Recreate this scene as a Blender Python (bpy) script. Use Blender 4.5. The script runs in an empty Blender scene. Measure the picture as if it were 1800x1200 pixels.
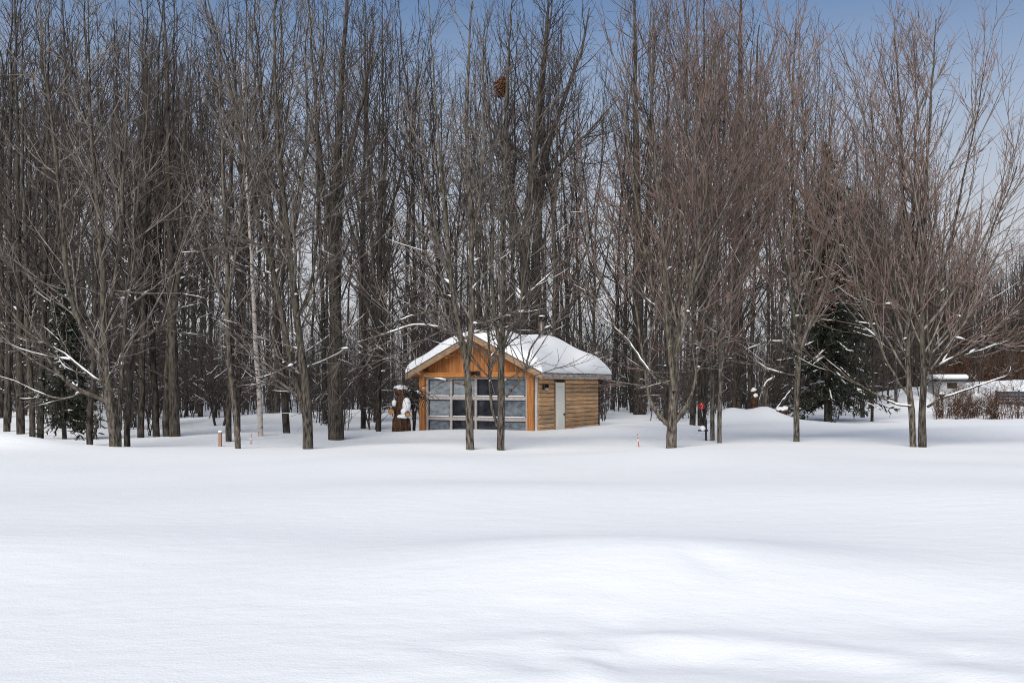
import bpy, bmesh, math, random
import numpy as np
from mathutils import Vector, Matrix

random.seed(7)
RNG = np.random.default_rng(11)
scene = bpy.context.scene
col = scene.collection
R = math.radians

# ------------------------------------------------------------------ camera
CAM_H, F_PX, HOR_Y = 1.6, 1750.0, 675.0
cam_d = bpy.data.cameras.new('camera')
cam = bpy.data.objects.new('camera', cam_d)
col.objects.link(cam)
cam.location = (0, 0, CAM_H)
cam.rotation_euler = (R(90), 0, 0)
cam_d.sensor_width = 36.0
cam_d.lens = 36.0 * F_PX / 1800.0
cam_d.shift_y = (HOR_Y - 600.0) / 1800.0
cam_d.clip_start = 0.1
cam_d.clip_end = 3000
scene.camera = cam

# ------------------------------------------------------------------ sky, sun, exposure
SUN_EL, SUN_AZ = 41.0, -160.0          # azimuth clockwise from +Y (negative: to the left, behind the camera)
world = bpy.data.worlds.new('World')
scene.world = world
world.use_nodes = True
nt = world.node_tree
nt.nodes.clear()
wo = nt.nodes.new('ShaderNodeOutputWorld')
bg = nt.nodes.new('ShaderNodeBackground')
sk = nt.nodes.new('ShaderNodeTexSky')
sk.sky_type = 'NISHITA'
sk.sun_disc = False
sk.sun_elevation = R(SUN_EL)
sk.sun_rotation = R(SUN_AZ)
sk.air_density = 1.0
sk.dust_density = 0.3
sk.ozone_density = 4.5
bg.inputs['Strength'].default_value = 0.066
# thin winter haze: the sky pales evenly towards the horizon, all the way round
tcw = nt.nodes.new('ShaderNodeTexCoord')
sep = nt.nodes.new('ShaderNodeSeparateXYZ')
mrw = nt.nodes.new('ShaderNodeMapRange')
mrw.interpolation_type = 'SMOOTHSTEP'
mrw.inputs[1].default_value = 0.08; mrw.inputs[2].default_value = 0.41
mrw.inputs[3].default_value = 0.94; mrw.inputs[4].default_value = 0.0
mxw = nt.nodes.new('ShaderNodeMix'); mxw.data_type = 'RGBA'
mxw.inputs['B'].default_value = (6.1, 6.2, 6.5, 1)
nt.links.new(tcw.outputs['Generated'], sep.inputs[0])
nt.links.new(sep.outputs['Z'], mrw.inputs[0])
nt.links.new(mrw.outputs[0], mxw.inputs['Factor'])
nt.links.new(sk.outputs[0], mxw.inputs['A'])
nt.links.new(mxw.outputs['Result'], bg.inputs[0])
nt.links.new(bg.outputs[0], wo.inputs[0])

sd = bpy.data.lights.new('sun', 'SUN')
sd.energy = 2.6
sd.angle = R(45)
sd.color = (1.0, 0.95, 0.86)
so = bpy.data.objects.new('sun', sd)
col.objects.link(so)
az, el = R(SUN_AZ), R(SUN_EL)
sdir = Vector((math.sin(az) * math.cos(el), math.cos(az) * math.cos(el), math.sin(el)))
so.rotation_euler = (-sdir).to_track_quat('-Z', 'Y').to_euler()
so.location = sdir * 60

scene.view_settings.view_transform = 'Standard'
scene.view_settings.look = 'None'
scene.view_settings.gamma = 1
scene.view_settings.use_curve_mapping = False
scene.view_settings.exposure = 0.57
scene.cycles.max_bounces = 5
scene.cycles.diffuse_bounces = 3
scene.cycles.glossy_bounces = 2
scene.cycles.use_denoising = True
scene.cycles.denoiser = 'OPENIMAGEDENOISE'
scene.cycles.denoising_prefilter = 'NONE'
scene.cycles.filter_width = 1.0

# ------------------------------------------------------------------ helpers
def PX(px, py, d):
    """a point seen at photo pixel (px, py) at depth d metres"""
    return np.array(((px - 900.0) / F_PX * d, d, CAM_H + (HOR_Y - py) / F_PX * d))

def GD(py):
    """depth of level snow at photo row py"""
    return CAM_H * F_PX / (py - HOR_Y)

def tag(o, label=None, cat=None, group=None, kind=None):
    if label: o['label'] = label
    if cat: o['category'] = cat
    if group: o['group'] = group
    if kind: o['kind'] = kind
    return o

def empty(name, loc=(0, 0, 0), rz=0.0):
    o = bpy.data.objects.new(name, None)
    col.objects.link(o)
    o.location = loc
    o.rotation_euler = (0, 0, rz)
    o.empty_display_size = 0.2
    return o

def link_mesh(name, me, parent=None):
    o = bpy.data.objects.new(name, me)
    col.objects.link(o)
    if parent is not None:
        o.parent = parent
    return o

def np_mesh(name, V, quads, mats, mat_idx=None, smooth=True):
    me = bpy.data.meshes.new(name)
    n, k = quads.shape
    me.vertices.add(len(V))
    me.vertices.foreach_set('co', np.ascontiguousarray(V, dtype=np.float32).ravel())
    me.loops.add(n * k)
    me.loops.foreach_set('vertex_index', np.ascontiguousarray(quads, dtype=np.int32).ravel())
    me.polygons.add(n)
    me.polygons.foreach_set('loop_start', np.arange(0, n * k, k, dtype=np.int32))
    for m in (mats if isinstance(mats, (list, tuple)) else [mats]):
        me.materials.append(m)
    if mat_idx is not None:
        me.polygons.foreach_set('material_index', np.ascontiguousarray(mat_idx, dtype=np.int32))
    me.polygons.foreach_set('use_smooth', np.full(n, smooth, dtype=bool))
    me.update(calc_edges=True)
    return me

class Tubes:
    """collects bundles of tapered tubes and turns them into one mesh"""
    def __init__(s):
        s.V, s.Q, s.M, s.n = [], [], [], 0
    def add(s, P, Rad, k, mat=0, rough=0.0, rng=None, flat=1.0):
        if len(P) == 0:
            return
        N, S1, _ = P.shape
        T = np.empty_like(P)
        T[:, 1:-1] = P[:, 2:] - P[:, :-2]
        T[:, 0] = P[:, 1] - P[:, 0]
        T[:, -1] = P[:, -1] - P[:, -2]
        T /= np.linalg.norm(T, axis=2, keepdims=True) + 1e-9
        ref = np.zeros((N, 1, 3))
        main = P[:, -1] - P[:, 0]
        main /= np.linalg.norm(main, axis=1, keepdims=True) + 1e-9
        steep = np.abs(main[:, 2]) > 0.75
        ref[steep, 0] = (1, 0, 0)
        ref[~steep, 0] = (0, 0, 1)
        A = np.cross(T, ref)
        A /= np.linalg.norm(A, axis=2, keepdims=True) + 1e-9
        B = np.cross(A, T)
        ang = np.arange(k) * 2 * np.pi / k
        rr = Rad[:, :, None] * np.ones(k)
        if rough and rng is not None:
            rr = rr * (1 + rough * rng.standard_normal((N, S1, k)))
        V = (P[:, :, None, :] + A[:, :, None, :] * (rr * np.cos(ang))[..., None]
             + B[:, :, None, :] * (rr * np.sin(ang) * flat)[..., None])
        idx = np.arange(N * S1 * k).reshape(N, S1, k) + s.n
        a, b = idx[:, :-1], idx[:, 1:]
        Q = np.stack([a, np.roll(a, -1, 2), np.roll(b, -1, 2), b], axis=-1).reshape(-1, 4)
        s.V.append(V.reshape(-1, 3)); s.Q.append(Q)
        s.M.append(np.full(len(Q), mat)); s.n += N * S1 * k
    def mesh(s, name, mats):
        if not s.V:
            return None
        return np_mesh(name, np.concatenate(s.V), np.concatenate(s.Q), mats, np.concatenate(s.M))

class BM:
    """collects boxes, prisms, tubes and blobs in a bmesh"""
    def __init__(s):
        s.bm = bmesh.new()
    def box(s, c, size, rot=None, bev=0.0):
        m = Matrix.Translation(Vector(c)) @ (rot.to_4x4() if rot else Matrix.Identity(4)) @ Matrix.Diagonal((size[0], size[1], size[2], 1))
        r = bmesh.ops.create_cube(s.bm, size=1, matrix=m)
        if bev:
            es = list({e for v in r['verts'] for e in v.link_edges})
            bmesh.ops.bevel(s.bm, geom=es, offset=bev, segments=1, affect='EDGES')
        return s
    def prism(s, pts, y0, y1):
        """polygon in x,z extruded along y"""
        a = [s.bm.verts.new((x, y0, z)) for x, z in pts]
        b = [s.bm.verts.new((x, y1, z)) for x, z in pts]
        n = len(pts)
        s.bm.faces.new(a); s.bm.faces.new(b[::-1])
        for i in range(n):
            s.bm.faces.new((a[i], b[i], b[(i + 1) % n], a[(i + 1) % n]))
        return s
    def cyl(s, p0, p1, r0, r1=None, k=12):
        p0, p1 = Vector(p0), Vector(p1)
        d = p1 - p0
        m = Matrix.Translation((p0 + p1) / 2) @ d.to_track_quat('Z', 'Y').to_matrix().to_4x4()
        bmesh.ops.create_cone(s.bm, cap_ends=True, segments=k, radius1=r0, radius2=r0 if r1 is None else r1, depth=d.length, matrix=m)
        return s
    def blob(s, c, r, sub=2, squash=(1, 1, 1), jit=0.0):
        m = Matrix.Translation(Vector(c)) @ Matrix.Diagonal((squash[0], squash[1], squash[2], 1))
        out = bmesh.ops.create_icosphere(s.bm, subdivisions=sub, radius=r, matrix=m)
        if jit:
            for v in out['verts']:
                v.co += Vector((random.gauss(0, jit), random.gauss(0, jit), random.gauss(0, jit))) * r
        return s
    def build(s, name, mat, parent=None, smooth=False):
        bmesh.ops.recalc_face_normals(s.bm, faces=s.bm.faces[:])
        me = bpy.data.meshes.new(name)
        s.bm.to_mesh(me); s.bm.free()
        me.materials.append(mat)
        if smooth:
            me.polygons.foreach_set('use_smooth', np.ones(len(me.polygons), dtype=bool))
        return link_mesh(name, me, parent)

# ------------------------------------------------------------------ materials
def new_mat(name):
    m = bpy.data.materials.new(name)
    m.use_nodes = True
    n = m.node_tree
    b = n.nodes['Principled BSDF']
    b.inputs['Specular IOR Level'].default_value = 0.2
    return m, n, b

def noise_mat(name, c0, c1, scale=(5, 5, 5), rough=0.8, bump=0.3, detail=5.0, lo=0.35, hi=0.65, vary=0.0, tint=None, bump_dist=0.02):
    """two-colour procedural material; vary = brightness change from object to object; tint = (colour, amount, scale) patches"""
    m, n, b = new_mat(name)
    N, L = n.nodes, n.links
    tc = N.new('ShaderNodeTexCoord')
    mp = N.new('ShaderNodeMapping'); mp.inputs['Scale'].default_value = scale
    L.new(tc.outputs['Object'], mp.inputs['Vector'])
    oi = N.new('ShaderNodeObjectInfo')
    off = N.new('ShaderNodeVectorMath'); off.operation = 'ADD'
    sc_ = N.new('ShaderNodeMath'); sc_.operation = 'MULTIPLY'; sc_.inputs[1].default_value = 37.0
    L.new(oi.outputs['Random'], sc_.inputs[0])
    L.new(mp.outputs[0], off.inputs[0]); L.new(sc_.outputs[0], off.inputs[1])
    nz = N.new('ShaderNodeTexNoise'); nz.inputs['Scale'].default_value = 1.0; nz.inputs['Detail'].default_value = detail
    L.new(off.outputs[0], nz.inputs['Vector'])
    cr = N.new('ShaderNodeValToRGB')
    cr.color_ramp.elements[0].position = lo; cr.color_ramp.elements[0].color = (*c0, 1)
    cr.color_ramp.elements[1].position = hi; cr.color_ramp.elements[1].color = (*c1, 1)
    L.new(nz.outputs[0], cr.inputs[0])
    out = cr.outputs[0]
    if tint:
        n2 = N.new('ShaderNodeTexNoise'); n2.inputs['Scale'].default_value = tint[2]; n2.inputs['Detail'].default_value = 3
        L.new(tc.outputs['Object'], n2.inputs['Vector'])
        mr = N.new('ShaderNodeMapRange'); mr.inputs[1].default_value = 0.5; mr.inputs[2].default_value = 0.68; mr.inputs[4].default_value = tint[1]
        L.new(n2.outputs[0], mr.inputs[0])
        mx = N.new('ShaderNodeMix'); mx.data_type = 'RGBA'
        L.new(mr.outputs[0], mx.inputs['Factor']); L.new(out, mx.inputs['A']); mx.inputs['B'].default_value = (*tint[0], 1)
        out = mx.outputs['Result']
    if vary:
        hv = N.new('ShaderNodeHueSaturation')
        mr = N.new('ShaderNodeMapRange'); mr.inputs[3].default_value = 1 - vary; mr.inputs[4].default_value = 1 + vary
        L.new(oi.outputs['Random'], mr.inputs[0]); L.new(mr.outputs[0], hv.inputs['Value']); L.new(out, hv.inputs['Color'])
        out = hv.outputs[0]
    L.new(out, b.inputs['Base Color'])
    b.inputs['Roughness'].default_value = rough
    if bump:
        bp = N.new('ShaderNodeBump'); bp.inputs['Strength'].default_value = bump; bp.inputs['Distance'].default_value = bump_dist
        L.new(nz.outputs[0], bp.inputs['Height']); L.new(bp.outputs[0], b.inputs['Normal'])
    return m

M = {}
M['bark'] = noise_mat('bark', (0.022, 0.018, 0.014), (0.185, 0.156, 0.128), (20, 20, 5), 0.9, 1.0, 8, 0.36, 0.66, 0.33, ((0.100, 0.098, 0.060), 0.6, 1.3))
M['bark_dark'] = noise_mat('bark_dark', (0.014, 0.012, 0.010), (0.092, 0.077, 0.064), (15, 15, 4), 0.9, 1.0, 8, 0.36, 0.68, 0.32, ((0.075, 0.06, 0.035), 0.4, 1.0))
M['bark_birch'] = noise_mat('bark_birch', (0.07, 0.06, 0.05), (0.44, 0.39, 0.35), (4, 4, 9), 0.8, 0.3, 5, 0.34, 0.47, 0.1)
M['limb'] = noise_mat('limb', (0.058, 0.050, 0.044), (0.225, 0.195, 0.170), (9, 9, 5), 0.85, 0.0, 3, 0.35, 0.65, 0.18)
M['twig_red'] = noise_mat('twig_red', (0.108, 0.070, 0.057), (0.258, 0.178, 0.149), (2, 2, 2), 0.8, 0.0, 2, 0.35, 0.65, 0.15)
M['twig'] = noise_mat('twig', (0.090, 0.074, 0.064), (0.225, 0.190, 0.166), (2, 2, 2), 0.8, 0.0, 2, 0.35, 0.65, 0.2)
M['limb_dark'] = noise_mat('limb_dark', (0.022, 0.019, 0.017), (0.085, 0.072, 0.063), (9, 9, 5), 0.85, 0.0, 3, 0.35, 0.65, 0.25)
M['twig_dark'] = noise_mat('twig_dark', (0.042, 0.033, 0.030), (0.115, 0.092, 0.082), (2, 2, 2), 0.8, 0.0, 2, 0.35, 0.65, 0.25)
M['needles'] = noise_mat('needles', (0.013, 0.017, 0.012), (0.040, 0.046, 0.029), (1.5, 1.5, 1.5), 0.7, 0.0, 3)
M['dry_leaf'] = noise_mat('dry_leaf', (0.16, 0.045, 0.015), (0.36, 0.13, 0.04), (30, 30, 30), 0.8, 0.0, 2, 0.35, 0.65)
M['nest_leaf'] = noise_mat('nest_leaf', (0.05, 0.022, 0.01), (0.26, 0.10, 0.04), (25, 25, 25), 0.85, 0.0, 2, 0.38, 0.7)
M['brown_hedge'] = noise_mat('brown_hedge', (0.035, 0.020, 0.013), (0.125, 0.062, 0.036), (3, 3, 3), 0.85, 0.0, 3)
M['cedar'] = noise_mat('cedar', (0.27, 0.10, 0.030), (0.54, 0.235, 0.080), (26, 26, 2.2), 0.6, 0.15, 5, 0.3, 0.7, 0.14)
M['cedar_beam'] = noise_mat('cedar_beam', (0.38, 0.145, 0.040), (0.58, 0.255, 0.085), (3, 24, 24), 0.55, 0.12, 5, 0.3, 0.7, 0.08)
M['siding'] = noise_mat('siding', (0.45, 0.245, 0.110), (0.74, 0.475, 0.255), (30, 1.6, 22), 0.7, 0.35, 6, 0.33, 0.62, 0.2, ((0.38, 0.31, 0.24), 0.6, 1.6))
M['grey_wood'] = noise_mat('grey_wood', (0.20, 0.17, 0.15), (0.40, 0.35, 0.31), (6, 6, 20), 0.75, 0.2, 5, 0.3, 0.7, 0.08)
M['barge'] = noise_mat('barge', (0.22, 0.14, 0.085), (0.42, 0.28, 0.18), (5, 20, 20), 0.75, 0.25, 5, 0.3, 0.7, 0.08)
M['fascia'] = noise_mat('fascia', (0.24, 0.20, 0.17), (0.50, 0.44, 0.39), (10, 4, 14), 0.75, 0.3, 6, 0.35, 0.62)
M['frame'] = noise_mat('frame', (0.33, 0.29, 0.28), (0.47, 0.43, 0.41), (14, 14, 14), 0.55, 0.1, 4, 0.3, 0.7, 0.06)
M['door'] = noise_mat('door', (0.86, 0.84, 0.72), (0.89, 0.87, 0.76), (3, 3, 3), 0.5, 0.03, 3, 0.3, 0.7)
M['trim_pale'] = noise_mat('trim_pale', (0.42, 0.40, 0.38), (0.60, 0.58, 0.56), (14, 14, 4), 0.6, 0.1, 4, 0.3, 0.7)
M['black'] = noise_mat('black', (0.012, 0.012, 0.012), (0.03, 0.03, 0.03), (12, 12, 12), 0.5, 0.05)
M['shingle'] = noise_mat('shingle', (0.02, 0.02, 0.02), (0.06, 0.055, 0.05), (20, 20, 20), 0.9, 0.3)
M['inside'] = noise_mat('inside', (0.03, 0.026, 0.022), (0.06, 0.05, 0.045), (2, 2, 2), 0.9, 0.0)
M['steel'] = noise_mat('steel', (0.12, 0.10, 0.095), (0.24, 0.20, 0.19), (8, 8, 3), 0.45, 0.05)
M['steel'].node_tree.nodes['Principled BSDF'].inputs['Metallic'].default_value = 0.5
M['orange_paint'] = noise_mat('orange_paint', (0.42, 0.09, 0.03), (0.52, 0.13, 0.05), (20, 20, 20), 0.5, 0.0)
M['white_paint'] = noise_mat('white_paint', (0.68, 0.68, 0.68), (0.8, 0.8, 0.8), (9, 9, 9), 0.5, 0.0)
M['red_paint'] = noise_mat('red_paint', (0.28, 0.014, 0.013), (0.46, 0.03, 0.026), (26, 26, 26), 0.45, 0.0)
M['post_wood'] = noise_mat('post_wood', (0.24, 0.14, 0.10), (0.36, 0.22, 0.16), (24, 24, 4), 0.7, 0.1)
M['end_grain'] = noise_mat('end_grain', (0.30, 0.13, 0.045), (0.52, 0.27, 0.11), (18, 18, 18), 0.8, 0.1)
M['rust_bark'] = noise_mat('rust_bark', (0.020, 0.013, 0.010), (0.12, 0.060, 0.032), (14, 14, 7), 0.9, 0.8, 6, 0.36, 0.66)
M['shed_wall'] = noise_mat('shed_wall', (0.30, 0.30, 0.30), (0.48, 0.48, 0.48), (4, 4, 12), 0.6, 0.1, 4, 0.3, 0.7)
M['dark_grey'] = noise_mat('dark_grey', (0.03, 0.034, 0.042), (0.06, 0.066, 0.078), (5, 5, 9), 0.6, 0.1)

def snow_mat(name, ground=False):
    m, n, b = new_mat(name)
    N, L = n.nodes, n.links
    tc = N.new('ShaderNodeTexCoord')
    nz = N.new('ShaderNodeTexNoise'); nz.inputs['Scale'].default_value = 0.35; nz.inputs['Detail'].default_value = 4
    L.new(tc.outputs['Object'], nz.inputs['Vector'])
    cr = N.new('ShaderNodeValToRGB')
    cr.color_ramp.elements[0].position = 0.3; cr.color_ramp.elements[0].color = (0.83, 0.845, 0.86, 1)
    cr.color_ramp.elements[1].position = 0.7; cr.color_ramp.elements[1].color = (0.87, 0.88, 0.89, 1)
    L.new(nz.outputs[0], cr.inputs[0]); L.new(cr.outputs[0], b.inputs['Base Color'])
    b.inputs['Roughness'].default_value = 0.75
    b.inputs['Specular IOR Level'].default_value = 0.1
    if ground:
        # fine grain, plus wind ripples that run across the field
        mp = N.new('ShaderNodeMapping'); mp.inputs['Scale'].default_value = (1.0, 2.2, 1.0); mp.inputs['Rotation'].default_value = (0, 0, R(-7))
        L.new(tc.outputs['Object'], mp.inputs['Vector'])
        n1 = N.new('ShaderNodeTexNoise'); n1.inputs['Scale'].default_value = 1.6; n1.inputs['Detail'].default_value = 7; n1.inputs['Roughness'].default_value = 0.62
        L.new(mp.outputs[0], n1.inputs['Vector'])
        n2 = N.new('ShaderNodeTexNoise'); n2.inputs['Scale'].default_value = 55; n2.inputs['Detail'].default_value = 3
        L.new(tc.outputs['Object'], n2.inputs['Vector'])
        b1 = N.new('ShaderNodeBump'); b1.inputs['Strength'].default_value = 0.2; b1.inputs['Distance'].default_value = 0.09
        b2 = N.new('ShaderNodeBump'); b2.inputs['Strength'].default_value = 0.3; b2.inputs['Distance'].default_value = 0.01
        L.new(n1.outputs[0], b1.inputs['Height']); L.new(n2.outputs[0], b2.inputs['Height'])
        L.new(b1.outputs[0], b2.inputs['Normal']); L.new(b2.outputs[0], b.inputs['Normal'])
    return m
M['snow'] = snow_mat('snow')
M['snow_ground'] = snow_mat('snow_ground', True)

def pane_mat(name, c0, c1, scale, rough=0.12):
    m = noise_mat(name, c0, c1, scale, rough, 0.0, 6, 0.3, 0.7)
    m.node_tree.nodes['Principled BSDF'].inputs['Specular IOR Level'].default_value = 0.5
    return m
M['pane_dark'] = pane_mat('pane_dark', (0.010, 0.012, 0.017), (0.035, 0.038, 0.048), (6, 6, 6), 0.08)
M['pane_grey'] = pane_mat('pane_grey', (0.055, 0.065, 0.082), (0.19, 0.215, 0.245), (5, 5, 8), 0.15)
M['pane_pale'] = pane_mat('pane_pale', (0.13, 0.155, 0.18), (0.31, 0.34, 0.37), (4, 4, 7), 0.15)

# ------------------------------------------------------------------ the snow field
def gss(x, y, cx, cy, sx, sy, a, rot=0.0):
    c, s = math.cos(R(rot)), math.sin(R(rot))
    dx, dy = x - cx, y - cy
    u, v = dx * c + dy * s, -dx * s + dy * c
    return a * np.exp(-0.5 * ((u / sx) ** 2 + (v / sy) ** 2))

_w = np.random.default_rng(5)
WAVES = [(_w.uniform(0.15, 1.2), _w.uniform(0, 6.28), _w.uniform(0, 6.28)) for _ in range(14)]
def smooth(x, a, b):
    t = np.clip((x - a) / (b - a), 0, 1)
    return t * t * (3 - 2 * t)

BUMPS = [  # cx, cy, sx, sy, height, rotation
    (1.35, 8.6, 1.7, 0.85, 0.30, -6), (0.0, 8.1, 1.6, 0.8, 0.10, 8), (2.2, 14.4, 2.6, 1.3, 0.20, 0), (7.5, 13.5, 3, 1.5, 0.18, 5),
    (-4.8, 9.2, 2.2, 0.9, 0.17, 12), (-1.5, 12.5, 4, 2, 0.08, 0), (3.4, 7.2, 1.0, 0.6, -0.08, 15),
    (0.42, 5.75, 0.10, 0.16, 0.075, 20), (0.25, 5.5, 0.5, 0.22, 0.09, 10), (1.1, 6.35, 0.42, 0.16, 0.075, 12), (1.15, 6.05, 0.35, 0.13, -0.05, 12),
    (1.62, 8.0, 0.16, 0.2, -0.07, 15), (2.05, 6.2, 0.40, 0.15, 0.085, -18), (2.25, 5.95, 0.30, 0.16, -0.07, -15), (2.7, 5.75, 0.35, 0.18, 0.06, -20),
    (2.55, 5.4, 0.35, 0.14, -0.07, -15), (-0.1, 6.2, 0.30, 0.14, 0.05, 10), (-0.4, 5.7, 0.4, 0.15, 0.05, 15), (2.9, 6.5, 0.4, 0.2, 0.05, 0), (1.6, 5.5, 0.35, 0.12, 0.06, -10),
    (-13.4, 25.2, 1.5, 0.75, 0.42, -6),                                   # bank at the left edge
    (3.4, 33.2, 1.6, 1.0, 0.26, 0), (-1.6, 32.6, 2.2, 0.9, 0.16, 0), (0.9, 31.8, 0.9, 0.7, -0.10, 0), (5.0, 36, 2.0, 1.5, 0.3, 0),
    (9.5, 43.5, 0.62, 0.8, 0.62, 0), (11.1, 43.6, 0.6, 0.8, 0.60, 0), (10.3, 42.6, 1.6, 0.8, 0.15, 0), (-11, 44, 3, 3, 0.3, 0), (-6, 52, 4, 3, 0.3, 0),
    (34, 66, 9, 3.5, 2.0, 0), (26.6, 58.8, 3.0, 1.6, 0.8, 0),                                             # ploughed bank far right
]
for _i in range(26):                                                        # small dents towards the lower right
    BUMPS.append((_w.uniform(-0.6, 3.1), _w.uniform(5.2, 7.0), _w.uniform(.07, .2), _w.uniform(.05, .10), _w.choice([-1, 1]) * _w.uniform(.012, .035), _w.uniform(-25, 15)))
def H(x, y):
    x = np.asarray(x, float); y = np.asarray(y, float)
    z = np.zeros(np.broadcast(x, y).shape)
    for b in BUMPS:
        k_ = (0.75 if b[2] > 0.55 else 0.56) if b[1] < 16 else 1.0
        z = z + gss(x, y, b[0], b[1], b[2], b[3], b[4] * k_, b[5])
    for f, a, p in WAVES:
        z = z + 0.012 / f ** 0.7 * np.sin(f * (x * math.cos(a) + y * math.sin(a)) + p)
    z = z - 0.06 * smooth(y, 23.0, 26.5) - 0.02
    return z + 0.9 * smooth(y, 70, 160)

def hz(x, y):
    return float(H(x, y))

def axis(parts):
    out = [parts[0][0]]
    for a, b, step0, step1 in parts:
        x = a
        n = max(2, int(round((b - a) / (0.5 * (step0 + step1)))))
        t = np.linspace(0, 1, n + 1)[1:]
        k = step1 / step0
        w = t if abs(k - 1) < 0.01 else (k ** t - 1) / (k - 1)
        out += list(a + (b - a) * w)
    return np.array(out)
ys = axis([(-60, 2, 10, 1), (2, 4.5, 0.5, 0.12), (4.5, 10, 0.055, 0.075), (10, 20, 0.1, 0.22), (20, 48, 0.22, 0.4), (48, 90, 0.5, 2.5), (90, 900, 6, 120)])
xs = axis([(-900, -60, 120, 8), (-60, -16, 3, 0.6), (-16, -4, 0.4, 0.14), (-4, 4.2, 0.065, 0.065), (4.2, 16, 0.14, 0.4), (16, 60, 0.6, 3), (60, 900, 8, 120)])
X, Y = np.meshgrid(xs, ys)
Z = H(X, Y)
fine = np.random.default_rng(3).standard_normal(Z.shape) * 0.0012
Z = Z + fine * (np.abs(X) < 5) * (Y > 3) * (Y < 14)
nx, ny = len(xs), len(ys)
ii = np.arange(nx * ny).reshape(ny, nx)
quads = np.stack([ii[:-1, :-1], ii[:-1, 1:], ii[1:, 1:], ii[1:, :-1]], -1).reshape(-1, 4)
g = link_mesh('ground', np_mesh('ground', np.stack([X, Y, Z], -1).reshape(-1, 3), quads, M['snow_ground']))
tag(g, 'wide untouched field of deep white snow with soft drifts', None, None, 'structure')
#END_GROUND

# ------------------------------------------------------------------ the cabin
TH, W, D = R(27), 4.55, 5.3
cab = empty('cabin', (0.867, 33.0, 0.0), -TH)
tag(cab, 'small wooden cabin with orange cedar gable, big glazed front and thick snow on its roof', 'cabin')
OV, OF = 0.35, 0.42             # eave and gable overhang
ZE, ZR = 1.95, 3.27             # roof top at the eave edge and at the ridge
XR = -W / 2
SL = (ZR - ZE) / (W / 2 + OV)
TRF = 0.10
def roof_z(x):
    return ZR - SL * abs(x - XR)
# body behind the boards
BM().box((-W / 2, D / 2 + 0.05, 0.62), (W - 0.14, D - 0.2, 2.44)).build('wall', M['inside'], cab)
# roof deck: two slopes
rf = BM().prism([(XR, ZR), (OV, ZE), (OV, ZE - TRF), (XR, ZR - TRF), (-W - OV, ZE - TRF), (-W - OV, ZE)], -OF, D + 0.4).build('roof', M['cedar'], cab)
def strip(x0, x1, y0, y1, th, up, name, mat, parent):
    """board lying along the roof slope"""
    return BM().prism([(x0, roof_z(x0) + up), (x1, roof_z(x1) + up), (x1, roof_z(x1) + up - th), (x0, roof_z(x0) + up - th)], y0, y1).build(name, mat, parent)
strip(-W - OV - 0.02, XR - 0.002, -OF - 0.05, -OF - 0.004, 0.20, 0.012, 'barge_board', M['barge'], rf)
strip(XR + 0.002, OV + 0.02, -OF - 0.05, -OF - 0.004, 0.20, 0.012, 'barge_board', M['barge'], rf)
strip(-W - OV - 0.03, XR - 0.002, -OF - 0.06, D + 0.42, 0.025, 0.038, 'drip_edge', M['shingle'], rf)
strip(XR + 0.002, OV + 0.03, -OF - 0.06, D + 0.42, 0.025, 0.038, 'drip_edge', M['shingle'], rf)
BM().box((OV + 0.013, (D + 0.4 - OF) / 2 - 0.02, ZE - 0.085), (0.03, D + 0.4 + OF + 0.01, 0.17)).build('fascia', M['fascia'], rf)
BM().box((-W - OV - 0.016, (D + 0.4 - OF) / 2, ZE - 0.085), (0.03, D + 0.4 + OF, 0.17)).build('fascia', M['fascia'], rf)
# back gable
BM().prism([(-W, 0), (0, 0), (0, roof_z(0) - TRF - 0.004), (XR, ZR - TRF - 0.004), (-W, roof_z(0) - TRF - 0.004)], D - 0.05, D).build('back_wall', M['siding'], cab)
BM().box((-W + 0.03, D / 2, 0.8), (0.06, D - 0.12, 2.3)).build('side_wall', M['siding'], cab)
# stovepipe
px_, py_ = -2.02, 4.55
ch = BM().cyl((px_, py_, 2.9), (px_, py_, 4.03), 0.10, k=14).build('chimney', M['steel'], rf, True)
BM().cyl((px_, py_, 4.03), (px_, py_, 4.07), 0.15, 0.15).cyl((px_, py_, 4.13), (px_, py_, 4.17), 0.17, 0.13).cyl((px_, py_, 4.0), (px_, py_, 4.15), 0.06).build('chimney_cap', M['black'], rf)
bs = BM().blob((px_, py_, 4.18), 0.13, 2, (1, 1, 0.4)).build('snow_cap', M['snow'], rf, True)
# roof snow: a blanket with rounded, slightly slumped edges
nu, nv = 70, 60
us = np.linspace(0, 1, nu); vs = np.linspace(0, 1, nv)
us = 0.5 - 0.5 * np.cos(np.pi * us) * (0.75 + 0.25 * np.abs(np.cos(np.pi * us)))
us = (us - us[0]) / (us[-1] - us[0])
vs = 0.5 - 0.5 * np.cos(np.pi * vs)
Ux, Vy = np.meshgrid(us, vs)
xl, xr_, y0, y1 = -W - OV - 0.03, OV + 0.03, -OF - 0.06, D + 0.42
Xs = xl + (xr_ - xl) * Ux
Ys = y0 + (y1 - y0) * Vy
ridge_soft = ZR - SL * (np.sqrt((Xs - XR) ** 2 + 0.16) - 0.05)
edge = np.minimum(np.minimum(Xs - xl, xr_ - Xs) / 0.55, np.minimum(Ys - y0, y1 - Ys) / 0.30)
thick = 0.35 * (1 + 0.14 * np.sin(1.9 * Ys + 0.7 * Xs) + 0.10 * np.sin(3.7 * Xs + 1.1 * Ys + 2)) * np.sqrt(np.clip(1 - (1 - np.clip(edge, 0, 1)) ** 2, 0, 1))
rn = np.random.default_rng(8)
wob = sum(0.026 * np.sin(rn.uniform(0.8, 3) * Xs + rn.uniform(0.6, 2.5) * Ys + rn.uniform(0, 6)) for _ in range(6))
base_ = np.array([[roof_z(x) for x in r_] for r_ in Xs]) + 0.042
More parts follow.
